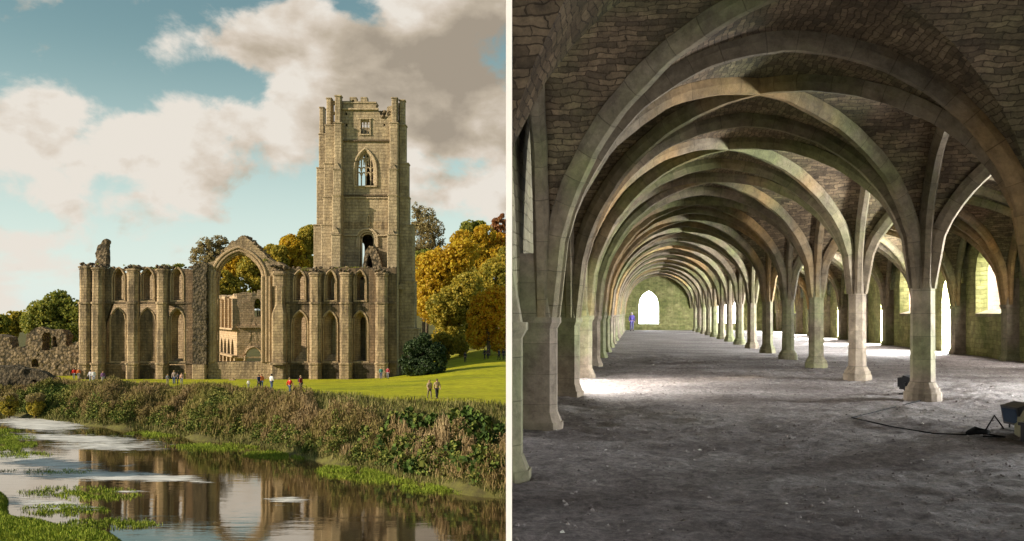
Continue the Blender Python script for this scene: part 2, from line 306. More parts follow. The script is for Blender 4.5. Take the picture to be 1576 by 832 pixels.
# ------------------------------------------------------------------ mesh helpers
class MB:
    def __init__(s): s.v = []; s.f = []; s.uv = []
    def add(s, vs, fs, uv=None):
        o = len(s.v); s.v += [tuple(v) for v in vs]; s.f += [tuple(i + o for i in f) for f in fs]
        s.uv += (uv if uv is not None else [(0, 0)] * len(vs)); return s
    def box(s, x0, x1, y0, y1, z0, z1):
        return s.add([(x0,y0,z0),(x1,y0,z0),(x1,y1,z0),(x0,y1,z0),(x0,y0,z1),(x1,y0,z1),(x1,y1,z1),(x0,y1,z1)],
                     [(0,3,2,1),(4,5,6,7),(0,1,5,4),(1,2,6,5),(2,3,7,6),(3,0,4,7)])
    def column(s, plan, z0, z1, plan2=None):     # plan polygon extruded upward (plan2: other plan at the top)
        n = len(plan); p2 = plan2 or plan
        return s.add([(x, y, z0) for x, y in plan] + [(x, y, z1) for x, y in p2],
                     [tuple(range(n))[::-1], tuple(range(n, 2*n))] + [(i, (i+1) % n, (i+1) % n + n, i + n) for i in range(n)])
    def panel(s, outer, holes, y0, y1):          # upright slab drawn in x,z with holes, from y0 to y1
        polys = [outer] + list(holes); flat = [p for pl in polys for p in pl]; n = len(flat)
        tris = tessellate_polygon([[Vector((x, z, 0)) for x, z in pl] for pl in polys])
        fs = []
        for t in tris:
            a, b, c = (flat[i] for i in t); cr = (b[0]-a[0])*(c[1]-a[1]) - (b[1]-a[1])*(c[0]-a[0])
            t = tuple(t) if cr > 0 else tuple(t)[::-1]
            fs.append(t); fs.append(tuple(i + n for i in t[::-1]))
        o = 0
        for pl in polys:
            m = len(pl); area = sum(pl[i][0]*pl[(i+1) % m][1] - pl[(i+1) % m][0]*pl[i][1] for i in range(m))
            ccw = (area > 0) == (pl is polys[0])
            for i in range(m):
                a, b = o + i, o + (i+1) % m
                fs.append((b, b + n, a + n, a) if ccw else (a, a + n, b + n, b))
            o += m
        return s.add([(x, y0, z) for x, z in flat] + [(x, y1, z) for x, z in flat], fs)
    def tube(s, pts, rad, n=8, cap=True):
        pts = [Vector(p) for p in pts]; rad = rad if isinstance(rad, (list, tuple)) else [rad] * len(pts); vs = []; fs = []
        for i, p in enumerate(pts):
            d = (pts[min(i+1, len(pts)-1)] - pts[max(i-1, 0)]).normalized()
            a = d.cross(Vector((0, 0, 1)) if abs(d.z) < .95 else Vector((1, 0, 0))).normalized(); b = d.cross(a)
            for k in range(n):
                an = 2 * math.pi * k / n; vs.append(p + (a * math.cos(an) + b * math.sin(an)) * rad[i])
        for i in range(len(pts) - 1):
            for k in range(n): fs.append((i*n+k, i*n+(k+1) % n, (i+1)*n+(k+1) % n, (i+1)*n+k))
        if cap: fs += [tuple(range(n))[::-1], tuple(range((len(pts)-1)*n, len(pts)*n))]
        return s.add(vs, fs)
    def sphere(s, c, r, n=10, m=7, sc=(1,1,1)):
        vs = []; fs = []
        for i in range(m + 1):
            for k in range(n):
                a = math.pi * i / m; b = 2 * math.pi * k / n
                vs.append((c[0] + r*sc[0]*math.sin(a)*math.cos(b), c[1] + r*sc[1]*math.sin(a)*math.sin(b), c[2] + r*sc[2]*math.cos(a)))
        for i in range(m):
            for k in range(n): fs.append((i*n+k, (i+1)*n+k, (i+1)*n+(k+1) % n, i*n+(k+1) % n))
        return s.add(vs, fs)
    def rock(s, c, r, seed=0):
        bm = bmesh.new(); bmesh.ops.create_icosphere(bm, subdivisions=1, radius=1)
        sx, sy, sz = (random.uniform(.7, 1.3) * r for _ in range(3)); off = Vector((seed * 1.7, c[0], c[2]))
        vs = []
        for v in bm.verts:
            k = 1 + .35 * noise.noise(v.co * 1.3 + off); vs.append((c[0] + v.co.x*sx*k, c[1] + v.co.y*sy*k, c[2] + v.co.z*sz*.75*k))
        fs = [tuple(v.index for v in f.verts) for f in bm.faces]; bm.free(); return s.add(vs, fs)
    def build(s, name, mat, parent=None, smooth=False, rot=False, clip=False, rough=0, sub=0, fix=False):
        me = bpy.data.meshes.new(name); me.from_pydata(s.v, [], s.f)
        uvl = me.uv_layers.new(name='UVMap'); arr = np.array(s.uv, dtype=np.float32); li = np.zeros(len(me.loops), dtype=np.int32)
        me.loops.foreach_get('vertex_index', li); uvl.data.foreach_set('uv', arr[li].ravel())
        if clip or rough or fix:
            bm = bmesh.new(); bm.from_mesh(me)
            if sub: 
                bmesh.ops.triangulate(bm, faces=bm.faces[:])
                for _ in range(8):
                    ed = [e for e in bm.edges if e.calc_length() > sub]
                    if not ed or len(bm.verts) > 60000: break
                    bmesh.ops.subdivide_edges(bm, edges=ed, cuts=1)
                bmesh.ops.triangulate(bm, faces=bm.faces[:])
            if fix: bmesh.ops.recalc_face_normals(bm, faces=bm.faces[:])
            if rough:
                for v in bm.verts:
                    n = noise.noise_vector(v.co * .9) * rough + noise.noise_vector(v.co * 2.7) * rough * .6; v.co += n
            if clip:
                # keep only x_world > 0.002 ; the mesh is in undercroft coordinates
                bmesh.ops.bisect_plane(bm, geom=bm.verts[:] + bm.edges[:] + bm.faces[:], plane_co=(0.002/CT, 0, 0), plane_no=(-CT, -ST, 0), clear_outer=True)
            bm.to_mesh(me); bm.free()
        me.materials.append(mat)
        if smooth:
            for p in me.polygons: p.use_smooth = True
        o = bpy.data.objects.new(name, me); COL.objects.link(o)
        if parent: o.parent = parent
        if rot and not parent: o.rotation_euler = (0, 0, -TH)
        return o
def tag(o, label=None, cat=None, group=None, kind=None):
    if label: o['label'] = label
    if cat: o['category'] = cat
    if group: o['group'] = group
    if kind: o['kind'] = kind
    return o
def thing(name, label, cat, loc=(0, 0, 0), rz=0, group=None):
    o = bpy.data.objects.new(name, None); COL.objects.link(o); o.location = loc; o.rotation_euler = (0, 0, rz); o.empty_display_size = .3
    return tag(o, label, cat, group)
def lancet(x0, x1, z0, z1, k=.9, n=7):           # pointed opening, springing where the curve meets the jamb
    w = x1 - x0; rise = w * k; zs = z1 - rise; a = w / 2; Rr = (a*a + rise*rise) / (2*a); pts = [(x0, z0), (x1, z0)]
    for i in range(n + 1):
        d = a * i / n; pts.append((x1 - d, zs + math.sqrt(max(0, Rr*Rr - (Rr-d)**2))))
    for i in range(n - 1, -1, -1):
        d = a * i / n; pts.append((x0 + d, zs + math.sqrt(max(0, Rr*Rr - (Rr-d)**2))))
    return pts
def arch_path(x0, x1, z0, z1, k=.9, n=9): return lancet(x0, x1, z0, z1, k, n)[1:] + [(x0, z0)]
def jag(x0, x1, z, amp, step, seed=0):
    n = max(2, int(abs(x1 - x0) / step)); return [(x0 + (x1 - x0) * i / n, z + amp * (noise.noise(Vector((i * .9 + seed, seed * 3.1, 0))) + .6 * random.uniform(-1, 1))) for i in range(n + 1)]
def quads(name, C, Uv, Vv, mat, parent=None, attrs=None):
    n = len(C); vs = np.empty((n, 4, 3), dtype=np.float32)
    vs[:, 0] = C - Uv - Vv; vs[:, 1] = C + Uv - Vv; vs[:, 2] = C + Uv*.55 + Vv; vs[:, 3] = C - Uv*.55 + Vv
    me = bpy.data.meshes.new(name); me.vertices.add(4*n); me.vertices.foreach_set('co', vs.ravel())
    me.loops.add(4*n); me.loops.foreach_set('vertex_index', np.arange(4*n, dtype=np.int32))
    me.polygons.add(n); me.polygons.foreach_set('loop_start', np.arange(0, 4*n, 4, dtype=np.int32)); me.polygons.foreach_set('loop_total', np.full(n, 4, dtype=np.int32))
    me.update(calc_edges=True)
    for k, a in (attrs or {}).items():
        at = me.attributes.new(k, 'FLOAT', 'FACE'); at.data.foreach_set('value', a.astype(np.float32))
    me.materials.append(mat); o = bpy.data.objects.new(name, me); COL.objects.link(o)
    if parent: o.parent = parent
    return o
def rand_dirs(n):
    v = RNG.normal(size=(n, 3)); return v / np.linalg.norm(v, axis=1)[:, None]

# ------------------------------------------------------------------ terrain
ZW = -12.8
BX = np.array([-260, -110, -61.2, -50, -41.8, -23.8, -9.3, -0.4, 14, 60]); BY = np.array([175, 128, 113, 104.5, 99.6, 86, 70.5, 62, 52, 34])
NX = np.array([-260, -60, -48, -40, -30.3, -20.4, 0, 60]); NY = np.array([120, 92, 79, 70, 57.5, 50.5, 42, 20])
def sstep(a, b, x): t = np.clip((x - a) / (b - a), 0, 1); return t * t * (3 - 2 * t)
def lawn_z(X, Y):
    z = -7.9 - .04 * (np.clip(Y, 60, 145) - 85)
    z = z + 3.4 * sstep(-24, -2, X) * sstep(92, 175, Y) + 16 * sstep(-30, 60, X) * sstep(170, 330, Y)
    z = z + 14 * sstep(230, 420, Y) * sstep(-140, -20, X)
    return z
def ground_z(X, Y):
    X = np.asarray(X, float); Y = np.asarray(Y, float)
    wob = 1.2 * np.sin(X * .45) + .7 * np.sin(X * 1.1 + 2)
    d = (Y - np.interp(X, BX, BY) - wob * .6) * .8; dn = (np.interp(X, NX, NY) + wob * .5 - Y) * .8
    up = sstep(-.4, 8.5, d); z = (ZW - .9) + up * (lawn_z(X, Y) - ZW + .9) + .35 * sstep(-1, 1, d) * (1 - sstep(2, 5, d)) + .55 * sstep(-1.5, .2, d)*(1-up)
    zn = ZW - .9 + 1.35 * sstep(-1, 2, dn) + 3.0 * sstep(2, 20, dn) * sstep(-20, -38, X)
    return np.where(dn > -1, zn, z)
def axis(parts):
    a = [parts[0][0]]
    for x0, x1, st in parts: a += list(np.arange(x0 + st, x1 + st * .5, st))
    return np.array(a)
gx = axis([(-3000, -600, 300), (-600, -120, 20), (-120, 20, .9), (20, 200, 12), (200, 3000, 280)])
gy = axis([(-400, 20, 30), (20, 40, 4), (40, 150, .9), (150, 400, 8), (400, 4000, 300)])
GX, GY = np.meshgrid(gx, gy); GZ = ground_z(GX, GY)
nx, ny = len(gx), len(gy)
me = bpy.data.meshes.new('ground'); I = np.arange(nx * ny).reshape(ny, nx)
me.from_pydata(np.stack([GX, GY, GZ], -1).reshape(-1, 3).tolist(), [], np.stack([I[:-1, :-1], I[:-1, 1:], I[1:, 1:], I[1:, :-1]], -1).reshape(-1, 4).tolist())
dB = (GY - np.interp(GX, BX, BY)); at = me.attributes.new('bank', 'FLOAT', 'POINT')
at.data.foreach_set('value', np.maximum(1 - sstep(10, 13, dB), sstep(172, 190, GY)).ravel().astype(np.float32) * (GY > np.interp(GX, NX, NY) - 1).ravel())
for p in me.polygons: p.use_smooth = True
me.materials.append(MAT['lawn']); g = bpy.data.objects.new('ground', me); COL.objects.link(g); tag(g, kind='structure')
w = MB().add([(-400, 0, ZW), (90, 0, ZW), (90, 200, ZW), (-400, 200, ZW)], [(0, 1, 2, 3)]).build('water', MAT['water']); tag(w, kind='structure')

# sky glare on the river ripples, painted as thin pale sheets
def painted_glare():
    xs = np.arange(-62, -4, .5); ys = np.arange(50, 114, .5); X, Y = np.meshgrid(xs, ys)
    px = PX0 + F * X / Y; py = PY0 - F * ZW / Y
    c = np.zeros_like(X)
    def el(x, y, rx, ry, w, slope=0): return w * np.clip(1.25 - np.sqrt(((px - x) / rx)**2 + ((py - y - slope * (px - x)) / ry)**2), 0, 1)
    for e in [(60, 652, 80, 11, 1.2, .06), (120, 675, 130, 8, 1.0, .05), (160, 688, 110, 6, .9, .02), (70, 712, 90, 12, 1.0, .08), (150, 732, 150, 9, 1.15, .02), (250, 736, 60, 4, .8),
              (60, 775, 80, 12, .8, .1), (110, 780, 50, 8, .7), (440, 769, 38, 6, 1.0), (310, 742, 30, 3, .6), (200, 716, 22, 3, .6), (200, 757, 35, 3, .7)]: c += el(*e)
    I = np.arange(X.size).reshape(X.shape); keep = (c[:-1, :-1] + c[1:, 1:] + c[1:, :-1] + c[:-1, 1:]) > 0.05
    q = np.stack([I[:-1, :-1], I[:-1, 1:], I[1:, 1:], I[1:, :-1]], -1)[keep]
    me = bpy.data.meshes.new('painted_glare'); me.from_pydata(np.stack([X, Y, np.full_like(X, ZW + .012)], -1).reshape(-1, 3).tolist(), [], q.tolist())
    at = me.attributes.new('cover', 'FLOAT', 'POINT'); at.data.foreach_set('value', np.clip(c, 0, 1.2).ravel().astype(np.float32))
    me.materials.append(MAT['painted_glare']); o = bpy.data.objects.new('river_glare', me); COL.objects.link(o)
    tag(o, 'painted pale streaks of sky glare on the rippled brown river', 'painted_glare', kind='stuff')
painted_glare()

# ------------------------------------------------------------------ abbey church wall at 140 m
YA = 140.0
def X_(px, Y=YA): return (px - PX0) * Y / F
def Z_(py, Y=YA): return (PY0 - py) * Y / F
ZB = Z_(589)
def pier_plan(x0, x1, yf, yb, ch):
    return [(x0, yb), (x0, yf + ch), (x0 + ch, yf), (x1 - ch, yf), (x1, yf + ch), (x1, yb)]
church = thing('abbey_church', 'long roofless abbey wall of brown stone with pointed windows and one great open arch', 'ruined church', (X_(365), YA, ZB))
church_inv = Matrix.Translation(-Vector(church.location))
def CH(mb, name, mat, **k):
    mb.v = [tuple(Vector(v) - church.location) for v in mb.v]; return mb.build(name, mat, church, **k)
def wall_run(px0, px1, wins_low, wins_up, seed):
    x0, x1 = X_(px0), X_(px1)
    top = jag(x1, x0, Z_(413), .32, .7, seed)
    outer = [(x0, ZB), (x1, ZB)] + top
    lowH = [lancet(X_(a), X_(b), Z_(d), Z_(c), .85) for a, b, c, d in wins_low]; upH = [lancet(X_(a), X_(b), Z_(d), Z_(c), .8) for a, b, c, d in wins_up]
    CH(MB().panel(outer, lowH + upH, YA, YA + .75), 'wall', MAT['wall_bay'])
    inner = []
    for i, (a, b, c, d) in enumerate(wins_low):
        s = [(.40, .74), (.34, .78), (.34, .82), (.30, .70), (.42, .80), (.46, .84)][(i + seed) % 6]; w_ = b - a
        inner.append(lancet(X_(a + w_*s[0]), X_(a + w_*s[1]), Z_(d - [2, 16, 22, 4, 14, 10][(i + seed) % 6]), Z_(c + 9), .9))
    for i, (a, b, c, d) in enumerate(wins_up):
        w_ = b - a; inner.append(lancet(X_(a + w_*.30), X_(a + w_*.74), Z_(d - 2), Z_(c + 8), .9))
    for slit, (pa, pb, pc, pd), kk in zip(inner, wins_low + wins_up, [.85] * len(wins_low) + [.8] * len(wins_up)):
        big = lancet(X_(pa) + .02, X_(pb) - .02, Z_(pd) + .02, Z_(pc) - .02, kk); n_ = len(big)
        m = MB(); mid = [(b_[0] * .80 + s_[0] * .20, b_[1] * .80 + s_[1] * .20) for b_, s_ in zip(big, slit)]
        rings = [(big, YA + .45), (mid, YA + .46), (mid, YA + .75), (slit, YA + 1.5), (slit, YA + 1.8)]
        m.add([(x, y, z) for r_, y in rings for x, z in r_], [(j*n_ + i, j*n_ + (i+1) % n_, (j+1)*n_ + (i+1) % n_, (j+1)*n_ + i) for j in range(4) for i in range(n_)])
        CH(m, 'window_splay', MAT['infill'], rough=.05, sub=.7)
    for (a, b, c, d), nm in [(w, 'window_arch') for w in wins_low + wins_up]:
        m = MB(); g1 = .9 if nm else 0
        for off, rr, yy in ((-.10, .13, -.04), (.16, .10, .16)):
            path = arch_path(X_(a) + off, X_(b) - off, Z_(d) + .05, Z_(c) - off * .8, .85); m.tube([(x, YA + yy, z) for x, z in path], rr, 6)
        m.box(X_(a) - .2, X_(b) + .2, YA - .16, YA + .4, Z_(d) - .18, Z_(d) + .02)
        CH(m, nm, MAT['mould'])
    # string courses with broken lengths
    for py, dp in ((466, .22), (559, .26)):
        m = MB(); x = x0
        while x < x1:
            l = random.uniform(.8, 2.2); y = .03 * random.uniform(-1, 1)
            if random.random() > .08: m.box(x, min(x + l, x1) - .02, YA - dp + y, YA + .3, Z_(py) - .13 + y, Z_(py) + .13)
            x += l
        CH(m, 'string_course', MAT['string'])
    m = MB()
    for i in range(int((x1 - x0) * 3)):
        m.rock((random.uniform(x0, x1), YA + random.uniform(.2, 1.7), Z_(413) + random.uniform(-.15, .25)), random.uniform(.15, .42), i)
    CH(m, 'broken_coping', MAT['rubble'])
lowL = [(171, 193, 474, 556), (215, 239, 474, 556), (261, 284, 474, 556)]; upL = [(174, 192, 412, 462), (218, 237, 412, 462), (264, 282, 412, 462)]
lowR = [(450, 473.5, 478, 556), (496, 519, 478, 556), (543, 566, 478, 556)]; upR = [(453, 470, 416, 462), (501, 517, 416, 462), (546, 563, 416, 462)]
wall_run(130, 299, lowL, upL, 1); wall_run(440, 610, lowR, upR, 4)
# damp blocked panels between the buttresses at the foot of the wall
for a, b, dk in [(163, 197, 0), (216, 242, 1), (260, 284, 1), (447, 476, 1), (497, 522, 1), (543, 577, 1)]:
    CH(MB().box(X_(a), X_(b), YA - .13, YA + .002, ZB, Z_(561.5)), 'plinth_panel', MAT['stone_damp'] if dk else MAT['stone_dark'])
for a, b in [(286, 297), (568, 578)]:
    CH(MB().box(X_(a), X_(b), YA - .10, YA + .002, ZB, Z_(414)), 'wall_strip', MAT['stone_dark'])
def buttress(a, b, ptop, ybase=.95, mat='stone', seed=0, cap=True):
    x0, x1 = X_(a), X_(b); m = MB(); ch = .42
    yf = YA - ybase
    m.column(pier_plan(x0, x1, yf, YA + .3, ch), Z_(466), Z_(ptop))
    m.column(pier_plan(x0 - .03, x1 + .03, yf - .16, YA + .3, ch), Z_(559), Z_(466))
    m.column(pier_plan(x0 - .08, x1 + .08, yf - .34, YA + .3, ch), ZB, Z_(559))
    m.column(pier_plan(x0 - .12, x1 + .12, yf - .30, YA + .3, ch), Z_(467.5), Z_(464.5)); m.column(pier_plan(x0 - .16, x1 + .16, yf - .48, YA + .3, ch), Z_(560.5), Z_(557.5))
    if cap:
        m.column(pier_plan(x0 - .16, x1 + .16, yf - .18, YA + .3, ch), Z_(ptop + 3.5), Z_(ptop + 1)); m.column(pier_plan(x0 - .07, x1 + .07, yf - .08, YA + .3, ch), Z_(ptop + 6), Z_(ptop + 4.5))
    o = CH(m, 'buttress', MAT[mat], rough=.05, sub=1.1)
    r = MB()
    for i in range(16): r.rock((random.uniform(x0, x1), random.uniform(yf + .2, YA + .5), Z_(ptop) + random.uniform(-.05, .45)), random.uniform(.16, .4), i + seed)
    q_ = r; q_.v = [tuple(Vector(v) - church.location) for v in q_.v]; q_.build('cap_rubble', MAT['rubble'], o)
buttress(126, 143, 409, 1.2, seed=1); buttress(146, 161.5, 411, 1.35, seed=2); buttress(198, 214.5, 413, .95, seed=3); buttress(243.5, 259, 413, .95, seed=4)
buttress(478, 495, 419, .95, seed=5); buttress(524.5, 542, 419, .95, seed=6); buttress(579, 597, 419, .95, seed=7)
# corner return of the wall at the left end
CH(MB().box(X_(124), X_(131), YA + .31, YA + 9, ZB, Z_(409)), 'end_wall', MAT['stone'], rough=.06, sub=1.2)
# broken stub of masonry standing on the left corner
m = MB(); pr = [(142, 409), (161, 409), (161, 395), (160.5, 380), (161.5, 369), (159, 366), (155.5, 369), (153, 374), (149, 376), (147.5, 382), (144, 390), (146, 399)]
m.panel([(X_(a), Z_(b)) for a, b in pr], [], YA + .5, YA + 2.0); CH(m, 'broken_stub', MAT['rubble'], rough=.16, sub=.45)
# rubble pier beside the great arch, the arch wall above it
AX0, AX1, AXT = 328, 408, 384
arch_hole = lancet(X_(AX0), X_(AX1), Z_(557), Z_(AXT), .62, 14)
outer = [(X_(a), Z_(b)) for a, b in [(300, 589), (446, 589), (446, 418), (438, 408), (430, 403), (422, 402), (413, 397), (404, 387), (396, 378), (388, 371), (381, 367), (376, 363), (371, 363), (364, 369), (354, 375), (344, 384), (336, 394), (330, 401), (322, 404), (312, 408), (300, 409)]]
CH(MB().panel(outer, [arch_hole], YA - .05, YA + 2.2), 'great_arch_wall', MAT['stone'], rough=.07, sub=.9)
for dz, rr, yy in ((.35, .22, -.10), (-.10, .20, -.02), (-.38, .16, .42), (-.55, .14, .9)):
    path = arch_path(X_(AX0) - dz, X_(AX1) + dz, Z_(557), Z_(AXT) + dz * 1.1, .62, 16)
    CH(MB().tube([(x, YA + yy, z) for x, z in path], rr, 7), 'arch_moulding', MAT['mould'])
for px in (404.5, 411, 416): CH(MB().tube([(X_(px), YA - .1, Z_(557)), (X_(px), YA - .1, Z_(425))], .26, 8), 'jamb_shaft', MAT['mould'])
for px, yy in ((330.5, .1), (326, -.1)): CH(MB().tube([(X_(px), YA + yy, Z_(557)), (X_(px), YA + yy, Z_(425))], .22, 8), 'jamb_shaft', MAT['mould'])
# lit inner shaft carrying the far order of the arch
CH(MB().tube([(X_(402), YA + 3.4, Z_(570)), (X_(402), YA + 3.4, Z_(415))], .42, 8), 'jamb_shaft', MAT['nave'])
m = MB()
for py in (434, 462, 500, 540): m.tube([(X_(402), YA + 3.4, Z_(py) - .12), (X_(402), YA + 3.4, Z_(py) + .12)], .56, 8)
CH(m, 'shaft_ring', MAT['string'])
m = MB(); pl = [(X_(a), Z_(b)) for a, b in [(299, 589), (320, 589), (320, 420), (322, 407), (316, 403), (309, 408), (303, 405), (299, 409)]]
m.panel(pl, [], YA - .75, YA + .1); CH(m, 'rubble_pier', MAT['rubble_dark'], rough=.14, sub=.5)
CH(MB().column(pier_plan(X_(299), X_(320), YA - 1.1, YA, .2), ZB, Z_(560)), 'pier_foot', MAT['stone'], rough=.04, sub=1)
m = MB(); m.panel([(X_(326), ZB), (X_(412), ZB)] + jag(X_(412), X_(326), Z_(557), .12, .9, 9), [], YA + .2, YA + 1.4)
CH(m, 'breast_wall', MAT['stone_damp'], rough=.05, sub=1)
# stepped pinnacle buttress right of the arch
m = MB()
m.column(pier_plan(X_(420), X_(443), YA - 1.7, YA, .3), ZB, Z_(562)); m.column(pier_plan(X_(421), X_(442.5), YA - 1.45, YA, .3), Z_(562), Z_(482))
m.column(pier_plan(X_(421), X_(442.5), YA - 1.45, YA, .3), Z_(482), Z_(468), pier_plan(X_(427), X_(439), YA - 1.2, YA, .2))
m.column(pier_plan(X_(427), X_(439), YA - 1.2, YA, .2), Z_(468), Z_(440)); m.column(pier_plan(X_(421.5), X_(441), YA - 1.0, YA + .5, .3), Z_(440), Z_(417))
m.column(pier_plan(X_(420), X_(442.5), YA - 1.2, YA + .5, .3), Z_(423), Z_(420)); m.column(pier_plan(X_(419.5), X_(444), YA - 2.45, YA, .3), Z_(560), Z_(557))
CH(m, 'pinnacle_buttress', MAT['stone'], rough=.05, sub=1)
m = MB()
for i in range(26): m.rock((X_(random.uniform(420, 444)), YA + random.uniform(-.7, 1), Z_(418) + random.uniform(0, .9)), random.uniform(.2, .5), i)
for i in range(90):
    t = random.random(); a, b = outer[6 + int(t * 13)], outer[7 + int(t * 13)]; k = random.random()
    m.rock((a[0]*(1-k) + b[0]*k, YA + random.uniform(.1, 2), a[1]*(1-k) + b[1]*k), random.uniform(.15, .4), i)
CH(m, 'broken_coping', MAT['rubble'])
cr_pts = [(X_(random.uniform(*random.choice([(128, 300), (440, 606), (440, 606), (335, 440)]))), 0) for _ in range(60)]
bl = []
for x, _ in cr_pts:
    zt_ = Z_(411 if x < X_(320) else 415); 
    if X_(322) < x < X_(436): zt_ = Z_(412) + max(0, 4.2 - abs(x - X_(374)) * .95)
    bl.append((x - church.location.x, random.uniform(.2, 1.6), zt_ + random.uniform(-.3, .35) - church.location.z, random.uniform(.4, 1.1), .6, random.uniform(.2, .5)))
def wall_plants(): crown('wall_plants', bl, 2600, .16, LEAF['green'], church, .3, 3, .2)
# curved broken fragment standing behind the wall top by the tower
m = MB(); yo = YA + 3
fr = [(574, 425), (589, 425), (588, 412), (586, 402), (583, 392), (580, 384), (574, 379), (568, 378), (563, 384), (560, 396), (559, 425), (563, 425), (564.5, 400), (567, 391), (570, 394), (573, 404)]
m.panel([(X_(a, yo), Z_(b, yo)) for a, b in fr], [], yo, yo + 1.4); CH(m, 'vault_fragment', MAT['rubble'], rough=.12, sub=.5)

for a, b, sd_ in ((128, 300, 21), (452, 600, 22)):
    CH(MB().panel([(X_(a, 157), ZB), (X_(b, 157), ZB)] + jag(X_(b, 157), X_(a, 157), Z_(420, 157), .5, .9, sd_), [], 157, 158.2), 'rear_wall', MAT['nave'], rough=.08, sub=1.5)
# nave beyond the arch: a lit side wall of tall pilasters and a plainer end wall
nave = thing('nave_ruin', 'roofless nave seen through the great arch, its sunlit side lined with pilasters', 'ruined nave', (-52.9, 175, -12))
def slab_between(A, B, z0, tops, th, name, mat, parent, holes=(), **k):   # upright wall from A to B (plan), local x along it
    d = (B - A); L_ = d.length; d.normalize(); nrm = Vector((-d.y, d.x))
    hol = [h for h in holes]; m = MB().panel([(0, z0), (L_, z0)] + tops(L_), hol, 0, th)
    m.v = [tuple(Vector((A.x + d.x*x + nrm.x*y, A.y + d.y*x + nrm.y*y, z)) - parent.location) for x, y, z in m.v]
    return m.build(name, mat, parent, **k)
C0 = Vector((X_(365, 175), 175)); CA = Vector((X_(318, 208), 208)); CB = Vector((X_(425, 177), 177))
zt = Z_(455, 175)
Ld = (C0 - CA).length
arches = [lancet(2 + i * 4.1, 4.9 + i * 4.1, Z_(560, 175), Z_(522, 175), .8) for i in range(8) if 5 + i*4.1 < Ld - 1]
slab_between(CA, C0, -14, lambda L: jag(L, 0, zt, .6, 1.2, 3), 1.5, 'side_wall', MAT['nave'], nave, arches)
d = (C0 - CA).normalized(); nr = Vector((d.y, -d.x))
for i in range(9):
    s_ = Ld - .4 - i * 4.1; p0 = CA + d * s_
    for name_, w_, z0_, z1_, pr_ in (('pilaster', .75, Z_(506, 175), zt + random.uniform(-.6, .3), .9), ('pilaster', 1.0, -14, Z_(548, 175), .5)):
        m = MB().box(-w_/2, w_/2, 0, pr_, z0_, z1_)
        m.v = [tuple(Vector((p0.x + d.x*x + nr.x*y, p0.y + d.y*x + nr.y*y, z)) - nave.location) for x, y, z in m.v]; m.build(name_, MAT['nave'], nave)
for py in (506, 548):
    m = MB().box(0, Ld, 0, 1.0, Z_(py, 175) - .2, Z_(py, 175) + .15); m.v = [tuple(Vector((CA.x + d.x*x + nr.x*y, CA.y + d.y*x + nr.y*y, z)) - nave.location) for x, y, z in m.v]
    m.build('string_course', MAT['nave'], nave)
def nv(px): return (X_(px, 176) - C0.x)
slab_between(C0, CB, -14, lambda L: jag(L, nv(397), Z_(447, 175), .3, 1, 6) + [(nv(396), Z_(452, 175)), (nv(393), Z_(448, 175)), (nv(388), Z_(450, 175)), (nv(380), Z_(449, 175)), (nv(372), Z_(450, 175)), (0, Z_(452, 175))], 1.6, 'end_wall', MAT['nave'], nave,
             [lancet(nv(393), nv(402), Z_(487, 175), Z_(459, 175), .7), lancet(nv(380), nv(404), Z_(574, 175), Z_(536, 175), .55)], rough=.1, sub=1.2)
m = MB()
for py in (503, 550): m.box(0, 9, -.35, 0, Z_(py, 175) - .15, Z_(py, 175) + .15)
m.tube([(x, -.15, z) for x, z in arch_path(nv(379), nv(405), Z_(574, 175), Z_(534, 175), .55)], .3, 6)
dd = (CB - C0).normalized(); n2 = Vector((-dd.y, dd.x))
m.v = [tuple(Vector((C0.x + dd.x*x + n2.x*y, C0.y + dd.y*x + n2.y*y, z)) - nave.location) for x, y, z in m.v]; m.build('string_course', MAT['nave'], nave)

# ------------------------------------------------------------------ bell tower
YT = 145.0
tx = lambda px: X_(px, YT); tz = lambda py: Z_(py, YT)
tower = thing('bell_tower', 'tall square bell tower with traceried window, clasping buttresses and broken battlements', 'tower', (tx(563), YT + 6, ZB))
def TW(mb, name, mat='tower', par=None, **k):
    mb.v = [tuple(Vector(v) - tower.location) for v in mb.v]; return mb.build(name, MAT[mat], par or tower, **k)
par = [(527, 166), (527, 155), (538, 155), (538, 149), (548.5, 149), (548.5, 155.5), (555, 155.5), (555, 149), (565, 149), (565, 156), (579, 156), (581, 159), (578, 164), (582, 168), (586, 178), (590, 182), (594, 176), (596, 164), (603, 162)]
outer = [(tx(523), ZB), (tx(606), ZB)] + [(tx(a), tz(b)) for a, b in par[::-1]] + [(tx(523), tz(166))]
quatre = [(tx(543.2 + 1.9*math.cos(a)), tz(155 + 2.0*math.sin(a))) for a in [i*math.pi/4 for i in range(8)]]
holes = [lancet(tx(548), tx(577), tz(286), tz(231), .95, 10), [(tx(555), tz(206)), (tx(569), tz(206)), (tx(569), tz(185)), (tx(555), tz(185))], quatre,
         lancet(tx(554), tx(577), tz(430), tz(357), .45, 8)] + [[(tx(a-1.3), tz(b+1.8)), (tx(a+1.3), tz(b+1.8)), (tx(a+1.3), tz(b-1.8)), (tx(a-1.3), tz(b-1.8))] for a, b in ((533, 175), (533.5, 192), (591.5, 192))]
TW(MB().panel(outer, holes, YT, YT + 1.5), 'front_wall')
yb = YT + 11.5; bx = lambda px: X_(px, yb); bz = lambda py: Z_(py, yb)
TW(MB().panel([(tx(520), ZB), (tx(609), ZB), (tx(609), tz(176)), (tx(520), tz(172))], [lancet(bx(541), bx(562), bz(292), bz(232), .8), lancet(bx(549), bx(561), bz(420), bz(372), .6)], yb, yb + 1.5), 'back_wall')
TW(MB().box(tx(520), tx(527), YT + 1.502, yb - .002, ZB, tz(170)), 'side_wall'); TW(MB().box(tx(603), tx(609), YT + 1.502, yb - .002, ZB, tz(178)), 'side_wall')
